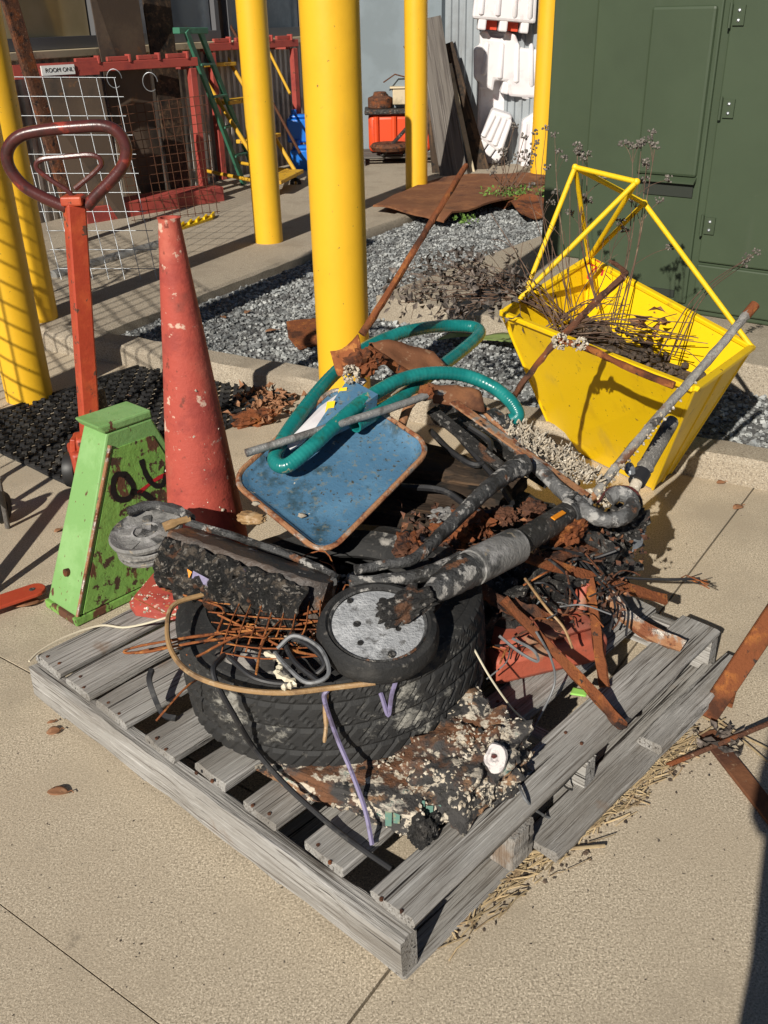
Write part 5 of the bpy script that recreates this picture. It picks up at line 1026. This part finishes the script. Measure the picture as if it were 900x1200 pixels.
# cart at the left edge, mostly out of frame
ct = thing('hand_cart', 'small steel cart leg with caster wheel at the edge of the mat', 'cart', V((-1.6, 2.75, 0)))
wc = Z(2, 594, .06); build('wheel', MB().lathe([(.02, -.014), (.05, -.016), (.06, 0), (.05, .016), (.02, .014)], 22, Matrix.Translation(wc) @ Matrix.Rotation(math.pi / 2, 4, 'Y'), True), M['caster'], ct)
rod('prop_leg', Z(9, 618, .005), Y(-2, 560, Z(9, 618).y - .05), .009, M['rodmetal'], ct)
fr0 = V((-1.62, 2.5, .2)); fr1 = V((-1.62, 3.0, .2))
for p in (fr0, fr1): rod('post', p, p + V((-.1, 0, .75)), .016, M['galv'], ct)
rod('cart_rail', V((-1.72, 2.45, .95)), V((-1.72, 3.05, .95)), .016, M['galv'], ct); rod('cart_rail', fr0, fr1, .016, M['galv'], ct); rod('fork_leg', wc + V((0, 0, .02)), V((-1.62, 2.85, .2)), .01, M['galv'], ct)
rod('shadow_strut', V((-1.24, 2.44, .005)), V((-1.58, 2.36, .54)), .024, M['galv'], ct); rod('shadow_strut', Z(-28, 708, .005), Z(-28, 708, .005) + V((-.05, 0, .5)), .016, M['galv'], ct); rod('shadow_strut', V((-1.63, 2.36, .52)), V((-1.62, 2.6, .2)), .016, M['galv'], ct)  # unseen struts added outside the frame to cast shadow lines on the concrete
# tall mesh fence panel out of frame on the left (its shadow falls on the left bollards)
fence = grid('wire_fence_panel', 'tall wire mesh fence panel standing beyond the rubber mat and its bollard', [V((-2.05, 2.3, .05)), V((-3.5, 4.9, .05)), V((-3.5, 4.9, 1.95)), V((-2.05, 2.3, 1.95))], 30, 20, .0048, M['galv'])
for k in range(3): build('shadow_hoop', MB().tube([V((-2.7 - .1 * k, 3.4 + .25 * k, 1.1 + .15 * k)) + V((.0, .32 * math.cos(a_), .3 * math.sin(a_))) for a_ in [2 * math.pi * i / 30 for i in range(31)]], .012, 6), M['black'], fence)  # hoops added to the unseen fence to cast curved shadows

# ================================================================ YELLOW HOPPER
hL, hF, hR = Z(588, 367, .55), Z(814, 456, .55), Z(881, 407, .50); hB = Y(690, 303, 3.85)
bR_, bL_ = Z(765, 573, .005), Z(652, 518, .005); bdep = V((.10, .13, 0)); hop = thing('yellow_hopper', 'bright yellow steel hopper with pipe frame, full of soil and dead weeds', 'hopper', bR_)
bR2, bL2 = bR_ + bdep, bL_ + bdep
def shell(q, th=.004, mt='hopper', name='side_panel'):
    n_ = (q[1] - q[0]).cross(q[-1] - q[0]).normalized(); return build(name, MB().prism(q, n_ * th), M[mt], hop, smooth=False)
shell([hL, hF, bR_, bL_]); shell([hF, hR, bR2, bR_]); shell([hR, hB, bL2, bR2]); shell([hB, hL, bL_, bL2]); shell([bL_, bR_, bR2, bL2], name='floor_panel')
def lip(a, b, w_=.028, h_=.018): return beam('rim', a, b, w_, h_, M['hopper'], hop)
lip(hL, hF); lip(hF, hR); lip(hR, hB); lip(hB, hL)
for a, b in ((hF, bR_), (hR, bR2), (hL, bL_)): rod('corner_seam', a, b, .006, M['hopper'], hop)
rod('end_rib', hF.lerp(hR, .5), bR_.lerp(bR2, .5), .007, M['hopper'], hop)
ap1, ap2, mid = Y(674, 196, 3.62), Y(746, 213, 3.45), Y(755, 238, 3.62)
pr_ = .0095
for a, b in ((ap1, hL.lerp(hB, .22)), (ap2, hL.lerp(hB, .1)), (ap1, hB), (ap2, hB), (mid, hB), (ap1, ap2), (ap1, mid), (mid, hR)): rod('frame_pipe', a, b, pr_, M['hopperpipe'], hop)
for p in (ap1, ap2, mid): build('weld', MB().blob(p, .0125, .15, 3, 2), M['hopperpipe'], hop)
# sign on the inner back panel
nb = (hR - hB).cross(bL2 - hB).normalized()
if nb.dot(V((0, -1, 0))) < 0: nb = -nb
def back_pt(x, y, off=0.):
    d = ray(x, y); o = V((0, 0, H)); return o + d * ((hB - o).dot(nb) / d.dot(nb)) + nb * off, nb
ring = [(697 + 10.5 * math.cos(a), 317 + 11 * math.sin(a)) for a in [2 * math.pi * i / 14 for i in range(15)]]
stroke(ring, .0065, hop, 'redink', 'sign_ring', back_pt); stroke([(690, 324), (697, 316), (704, 309)], .004, hop, 'redink', 'sign_mark', back_pt); stroke([(693, 310), (700, 313), (697, 322)], .004, hop, 'redink', 'sign_mark', back_pt)
stroke([(711, 322), (717, 328)], .002, hop, 'ink', 'sign_mark', back_pt); stroke([(713, 316), (720, 322)], .002, hop, 'ink', 'sign_mark', back_pt)
# soil
def inq(s, t, z):   # point inside the hopper at height z (0..1), s along L->F, t across
    a = hL.lerp(hF, s); b = hB.lerp(hR, s); c = bL_.lerp(bR_, s); d = bL2.lerp(bR2, s); k = z; return c.lerp(a, k).lerp(d.lerp(b, k), t)
mb = MB(); nu, nv = 26, 12
for i in range(nu + 1):
    for j in range(nv + 1): mb.v.append(inq(.015 + .97 * i / nu, .02 + .96 * j / nv, .68) + UP * (.03 * noise.fractal(V((i * .5, j * .5, 2)), .8, 2, 4)))
mb.f = [(i * (nv + 1) + j, (i + 1) * (nv + 1) + j, (i + 1) * (nv + 1) + j + 1, i * (nv + 1) + j + 1) for i in range(nu) for j in range(nv)]
build('soil', mb, M['soil'], hop)
clod = MB()
for i in range(240): clod.blob(inq(rnd(.03, .97), rnd(.05, .95), .71) + UP * rnd(0, .015), rnd(.005, .016), .4, 3, 1, i)
stuff(build('soil_clods', clod, M['soil'], hop, smooth=False))
# dead weeds
def weed(label, base, tips, leaf=0, head=0, r=.0028, lsz=(.012, .03), branch=0):
    t = thing('dead_weed', label, 'weed', base, 'dead weeds growing in the hopper'); sm_ = MB(); lf = MB(); hd_ = MB()
    for (tip, bendv) in tips:
        b = base + V((rnd(-.04, .04), rnd(-.04, .04), 0)); S_ = spl([b, b.lerp(tip, .45) + bendv, tip], 6); k = len(S_)
        sm_.tube(S_, [r * (1 - .55 * i / k) for i in range(k)], 5)
        ends = [tip]
        for _ in range(branch):
            i = random.randint(int(k * .4), k - 2); d = (S_[i + 1] - S_[i]).normalized(); e = S_[i] + (d + V((rnd(-.9, .9), rnd(-.9, .9), rnd(-.5, .7)))).normalized() * rnd(.06, .16); sm_.tube(spl([S_[i], S_[i].lerp(e, .5) + V((0, 0, .01)), e], 3), r * .45, 4); ends.append(e)
        for e in ends:
            for _ in range(leaf): leafquad(lf, e + V((rnd(-.05, .05), rnd(-.05, .05), rnd(-.04, .03))), V((rnd(-1, 1), rnd(-1, 1), rnd(-1.2, .4))), rnd(*lsz), rnd(.006, .015))
            for _ in range(head): hd_.blob(e + V((rnd(-.016, .016), rnd(-.016, .016), rnd(-.006, .014))), rnd(.003, .0065), .4, 3, 1, _)
    stuff(build('stems', sm_, M['stem'], t))
    if leaf: stuff(build('dry_leaves', lf, M['leafdark'], t, smooth=False))
    if head: stuff(build('seed_heads', hd_, M['seed'], t, smooth=False))
    return t
q = inq(.12, .45, .85)
weed('sprawling dead weed with dark curled leaves hanging out over the gravel', q, [(Y(px, py, yy), V((0, 0, rnd(.02, .08)))) for px, py, yy in ((485, 345, 3.5), (500, 330, 3.55), (480, 320, 3.7), (510, 305, 3.7), (530, 345, 3.5), (520, 365, 3.45), (545, 360, 3.45), (560, 335, 3.6), (555, 305, 3.7), (470, 355, 3.5), (585, 320, 3.55), (540, 320, 3.6), (495, 310, 3.7), (515, 330, 3.6), (505, 352, 3.5), (535, 300, 3.7), (565, 350, 3.5), (475, 335, 3.6))], leaf=5, branch=4, lsz=(.022, .048))
weed('tall dead weed with clustered seed heads above the frame apex', inq(.15, .75, .85), [(Y(676, 178, 3.75), V((-.03, 0, 0))), (Y(683, 186, 3.75), V((-.04, 0, 0))), (Y(688, 182, 3.8), V((-.02, 0, 0)))], head=16, branch=2)
weed('dead weed with seed heads in front of the cabinet access panel', inq(.35, .7, .85), [(Y(752, 168, 3.75), V((.02, 0, 0))), (Y(742, 172, 3.75), V((.03, 0, 0))), (Y(768, 172, 3.75), V((.01, 0, 0))), (Y(758, 190, 3.75), V((.03, 0, 0)))], head=15, branch=3)
weed('thin dead weed bending toward the cabinet door', inq(.72, .6, .85), [(Y(886, 296, 3.7), V((-.03, 0, .05))), (Y(876, 302, 3.7), V((-.03, 0, .05))), (Y(872, 310, 3.7), V((-.02, 0, .06)))], head=14)
weed('thin dead weed with seed heads in front of the bollard by the white barriers', inq(.03, .6, .85), [(Y(640, 150, 4.3), V((-.05, 0, .1))), (Y(626, 156, 4.3), V((-.06, 0, .1))), (Y(650, 160, 4.2), V((-.03, 0, .1)))], head=12, branch=2, r=.0022)
st_tips = [(inq(rnd(.25, .9), rnd(.1, .95), .9) + V((rnd(-.05, .05), rnd(-.05, .05), rnd(.0, .1))), V((0, 0, rnd(.0, .07)))) for _ in range(17)]
weed('mat of bent dead stems lying across the soil of the hopper', inq(.08, .3, .78), st_tips, leaf=0, branch=1, r=.0032)
weed('upright bare dead stems along the front of the hopper', inq(.2, .3, .85), [(Y(px, py, 3.5), V((rnd(-.04, .04), 0, 0))) for px, py in ((620, 230), (655, 250), (600, 285), (575, 250), (635, 290), (668, 215), (725, 270), (710, 300))], r=.0024, branch=2)
c = inq(.55, .75, .93); tag(build('oak_leaf', (lambda m_: ([leafquad(m_, c + V((rnd(-.03, .05), rnd(-.03, .03), rnd(-.02, .05))), V((rnd(-1, 1), rnd(-1, .3), rnd(-.2, 1))), rnd(.05, .09), rnd(.014, .025)) for _ in range(9)], m_)[1])(MB()), M['leaf'], None, smooth=False, org=c), 'crumpled tan oak leaves caught in the weeds of the hopper', 'leaf')
# weeds by the rusty sheet, broad leaves in the gravel
for i, (px, py, lab) in enumerate(((590, 236, 'low green weed beside the large rusty sheet'), (618, 236, 'low green weed between the crumpled rusty sheet and the bollard'), (545, 262, 'small green weed at the edge of the large rusty sheet'))):
    c = Z(px, py, .06); m_ = MB()
    for _ in range(130 if i < 2 else 40): leafquad(m_, c + V((rnd(-.2, .2), rnd(-.15, .15), rnd(0, .1))) * (1 if i < 2 else .5), V((rnd(-1, 1), rnd(-1, 1), rnd(.2, 1))), rnd(.02, .05), rnd(.006, .014))
    tag(stuff(build('green_weed', m_, M['weed'], None, smooth=False, org=c)), lab, 'weed')
c = Z(592, 236, .05); m_ = MB(); h_ = MB()
dw = thing('dead_flower_stalks', 'dead flower stalks standing in the weeds by the rusty sheet', 'weed', c)
for k in range(12):
    e = c + V((rnd(-.25, .3), rnd(-.1, .1), rnd(.25, .65))); m_.tube(spl([c + V((rnd(-.2, .2), 0, 0)), c.lerp(e, .6) + V((rnd(-.05, .05), 0, 0)), e], 4), .004, 4)
    for _ in range(9): h_.blob(e + V((rnd(-.04, .04), rnd(-.04, .04), rnd(-.03, .03))), rnd(.007, .014), .4, 3, 1, _)
stuff(build('stalks', m_, M['stem'], dw)); stuff(build('flower_heads', h_, M['seed'], dw, smooth=False))
def broadleaf(label, px, py, L, ang, mt='bigleaf', z=.035, w_=.35, name='fallen_leaf', stem=True, cur=.25):
    c = Z(px, py, z); d = V((math.cos(ang), math.sin(ang), 0)); s_ = V((-d.y, d.x, 0)); m_ = MB(); n = 8
    for i in range(n + 1):
        t = i / n; wd = w_ * L * math.sin(math.pi * (.04 + .93 * t)) ** .8 * .5; z_ = cur * L * .3 * math.sin(t * 3) ; 
        for k in (-1, -.5, 0, .5, 1): m_.v.append(c + d * (t - .5) * L + s_ * wd * k * (1 + .12 * noise.noise(V((i * 1.3, k, ang)))) + UP * (z_ + abs(k) * cur * wd * .5 + .002))
    m_.f = [(i * 5 + j, (i + 1) * 5 + j, (i + 1) * 5 + j + 1, i * 5 + j + 1) for i in range(n) for j in range(4)]
    if stem: m_.tube([c + d * L * .46 + UP * .003, c + d * L * .6 + UP * .004 + s_ * .006, c + d * L * .75 + UP * .003], .0013, 4)
    o = build(name, m_, M[mt], None, org=c); sl_ = o.modifiers.new('s', 'SOLIDIFY'); sl_.thickness = .0006; return tag(o, label, 'leaf')
broadleaf('pale green broad leaf lying in the gravel beside the hose', 535, 397, .2, .2, 'bigleaf', .04, .4, 'broad_leaf'); broadleaf('large green broad leaf at the foot of the hopper beside the hose', 590, 402, .3, -.5, 'bigleaf', .05, .5, 'broad_leaf')
for lab, px, py, L, an, w_ in (('round dry brown leaf on the concrete beside the pallet stringer', 63, 858, .034, .3, .95), ('oval dry brown leaf with stem on the bare concrete off the pallet stringer', 68, 929, .05, -.1, .6), ('small orange leaf on the bare concrete off the hopper foot', 865, 595, .045, .5, .7), ('dry leaf under the tip of the red steel bar', 30, 708, .09, .2, .7), ('curled leaf on the edge of the mat beside the tow handle', 100, 480, .07, .8, .6), ('dry leaf lying in the middle of the black mat', 155, 464, .06, 2, .6), ('tan leaf on the mat below the bollard', 35, 478, .06, .1, .5), ('small dry leaf beside the stand on the concrete', 68, 622, .03, 1, .7), ('dry leaf in the gravel below the thick bollard', 318, 388, .07, .4, .6), ('brown leaf in the gravel near the walkway kerb', 290, 366, .06, 1.2, .6), ('dry leaf on the gravel by the walkway', 262, 372, .05, 2.2, .6), ('small reddish leaf on the concrete under the rusty beam', 727, 815, .04, 1, .7), ('dry leaf at the hopper foot on the kerb', 845, 566, .035, .2, .8), ('tan leaf fragment beside the kerb', 815, 525, .07, .3, .5), ('brown leaf scrap against the pallet stringer', 60, 847, .02, .3, .6)):
    broadleaf(lab, px, py, L, an, 'leaf', .004 if py > 440 else .03, w_)
# leaf litter against the kerb
lt = MB(); c = Z(315, 475)
for _ in range(150):
    leafquad(lt, Z(315 + random.gauss(0, 17), 470 + random.gauss(0, 11), rnd(.005, .05)), V((rnd(-1, 1), rnd(-1, 1), rnd(-.2, .5))), rnd(.025, .06), rnd(.008, .018))
tag(stuff(build('leaf_litter', lt, M['leaf'], None, smooth=False, org=c)), 'brown leaf litter piled between the mat and the kerb', 'leaves')
c = Z(298, 490, .03); tag(build('rusty_casting', lump(c, (.08, .035, .03), V((1, .3, 0)), .5, 61, 4, .4), M['rust'], None, org=c), 'flaky rusty casting lying on the mat edge in the leaf litter', 'casting')

# ================================================================ RIGHT: rusty beam, bar, straw
ba, bb = Z(815, 838, .0), Y(925, 672, 1.87); bm_ = thing('angle_iron', 'rusty angle iron leaning with its foot on the concrete beside the pallet', 'beam', ba)
axd = (bb - ba).normalized(); sdv = V((.75, -.6, .1)); sdv = (sdv - axd * sdv.dot(axd)).normalized(); n3 = axd.cross(sdv)
def flange(o1, wv, tv, nm): return build(nm, MB().prism([ba + o1, ba + o1 + wv, ba + o1 + wv + tv, ba + o1 + tv], bb - ba), M['rust'], bm_, smooth=False, bevel=.002)
flange(V((0, 0, .012)), sdv * .052, n3 * .007, 'flange'); flange(V((0, 0, .012)), n3 * .05, sdv * .007, 'flange')
build('foot_plate', MB().prism([Z(850, 805, .03), Z(862, 815, .01), Z(858, 830, .005), Z(838, 822, .01)], (0, 0, .012)), M['rust'], bm_, smooth=False)
a, b = Z(828, 858, .006), Z(915, 968, .006); tag(build('rusty_strip', MB().bar(a, b, .045, .01), M['rustsheet'], None, smooth=False, bevel=.002, org=a), 'flat rusty steel strip lying on the concrete at the foot of the angle iron', 'strip')
a, b = Z(782, 897, .008), Z(915, 842, .05); tag(build('dark_rod', MB().tube([a, b], .006, 8), M['rustdark'], None, org=a), 'dark thin rod lying across the rusty strip', 'rod')
sw = MB(); 
for _ in range(520):
    t = random.random(); p = Z(500, 1100).lerp(Z(800, 868), t) + V((random.gauss(.0, .015), random.gauss(0, .015), 0)) + (V((.03, -.02, 0)) if random.random() < .3 else V()); p.z = rnd(.002, .009)
    a = rnd(-.5, .5) + (.75 if random.random() < .6 else rnd(0, 3)); L = rnd(.015, .075); d = V((math.cos(a), math.sin(a), rnd(-.03, .06))) * L; sw.tube([p, p + d * .5 + V((rnd(-.004, .004), rnd(-.004, .004), .002)), p + d], rnd(.0006, .002), 4)
tag(stuff(build('straw', sw, M['straw'], None, smooth=False, org=Z(640, 980))), 'dry straw and bark litter along the pallet edge by the angle iron', 'straw')
crm = MB()
for _ in range(420):
    t = random.random() ** .8; p = Z(520, 1085).lerp(Z(830, 855), t) + V((random.gauss(0, .03), random.gauss(0, .03), .002)); crm.blob(p, (rnd(.001, .006), rnd(.001, .006), rnd(.001, .003)), .5, 3, 1, _)
for _ in range(110): crm.blob(Z(rnd(0, 900), rnd(560, 1190), .001), (rnd(.0006, .0026), rnd(.0006, .0026), rnd(.0006, .0015)), .5, 3, 1, _)
tag(stuff(build('debris_crumbs', crm, M['soil'], None, smooth=False, org=Z(640, 980))), 'dark crumbs of dirt and rust scattered on the concrete', 'crumbs')
for lab, p_, r in (('long pale straw stalk lying on the concrete off the straw covered pallet edge', [(575, 1003), (640, 997), (709, 991)], .0035), ('thin straw stalk crossing the foot of the angle iron', [(790, 798), (850, 850), (905, 880)], .003), ('straw stalk lying toward the angle iron', [(815, 835), (860, 860), (900, 893)], .0025), ('bent straw stalk near the pallet offcut', [(760, 880), (800, 872), (850, 842)], .002)):
    Q = [Z(x, y, .012) for x, y in p_]; tag(build('straw_stalk', MB().tube(spl(Q, 4), r, 6), M['straw'], None, org=Q[0]), lab, 'stalk')
c = Z(838, 875, .01); dl = MB()
for _ in range(26): leafquad(dl, c + V((rnd(-.04, .05), rnd(-.03, .04), rnd(0, .02))), V((rnd(-1, 1), rnd(-1, 1), rnd(-.1, .6))), rnd(.02, .05), rnd(.005, .012))
tag(stuff(build('dead_twig_leaves', dl, M['leafdark'], None, smooth=False, org=c)), 'dark dead leaves heaped at the foot of the angle iron', 'leaves')

# ================================================================ PHOTOGRAPHER (behind the camera; the shadow falls into the lower right corner)
per = thing('person', 'person in dark clothes standing on the concrete holding up a phone', 'person', V((.17, -.3, 0)))
def skin(name, verts, edges, mt, parent, root=0):
    me = bpy.data.meshes.new(name); off = wl(parent); me.from_pydata([V(v[0]) + V((.17, -.3, 0)) - off for v in verts], edges, []); me.materials.append(mt)
    o = bpy.data.objects.new(name, me); C.objects.link(o); o.parent = parent; o.modifiers.new('skin', 'SKIN'); s2_ = o.modifiers.new('sub', 'SUBSURF'); s2_.levels = 1; s2_.render_levels = 1
    for i, v in enumerate(verts):
        me.skin_vertices[0].data[i].radius = (v[1], v[2] if len(v) > 2 else v[1]); me.skin_vertices[0].data[i].use_root = (i == root)
    return o
bv = [((0, 0, .98), .2, .13), ((0, 0, 1.15), .19, .13), ((0, 0, 1.38), .2, .13), ((0, .01, 1.50), .06), ((0, .02, 1.60), .075, .09), ((0, .02, 1.72), .08, .095), ((0, .02, 1.79), .05),
      ((.2, 0, 1.42), .06), ((.22, .05, 1.13), .045), ((.1, .16, 1.30), .032), ((-.2, 0, 1.42), .06), ((-.2, .05, 1.13), .045), ((-.1, .16, 1.30), .032),
      ((.1, 0, .86), .12), ((.11, .01, .48), .065), ((.11, 0, .09), .042), ((.13, .16, .045), .04), ((-.1, 0, .86), .12), ((-.11, .01, .48), .065), ((-.11, 0, .09), .042), ((-.13, .16, .045), .04)]
be = [(0, 1), (1, 2), (2, 3), (3, 4), (4, 5), (5, 6), (2, 7), (7, 8), (8, 9), (2, 10), (10, 11), (11, 12), (0, 13), (13, 14), (14, 15), (15, 16), (0, 17), (17, 18), (18, 19), (19, 20)]
skin('body', bv, be, M['cloth'], per)
for s in (-1, 1):
    hv = [((.1 * s, .16, 1.30), .026), ((.085 * s, .195, 1.35), .03, .018)]; he = [(0, 1)]
    for k in range(4): b0 = len(hv); hv += [((.075 * s, .2 + .004 * k, 1.375 + .018 * k), .009), ((.06 * s, .215, 1.375 + .02 * k), .008)]; he += [(1, b0), (b0, b0 + 1)]
    hv += [((.065 * s, .19, 1.355), .009)]; he += [(1, len(hv) - 1)]
    skin('hand', hv, he, M['skin'], per)
build('phone', MB().box(V((.17, -.075, 1.42)), (.075, .009, .155)), M['black'], per, smooth=False, bevel=.004)
build('shadow_coat', MB().lathe([(.17, 1.44), (.2, 1.36), (.19, 1.15), (.21, .95), (.225, .7), (.23, .5), (.2, .49)], 28, Matrix.Translation((.17, -.3, 0)) @ Matrix.Diagonal((1, .68, 1, 1)), False, lambda i, j, r: r * (1 + .05 * math.sin(j * 1.35) * (i > 2))), M['cloth'], per)  # added to widen the shadow of the unseen figure
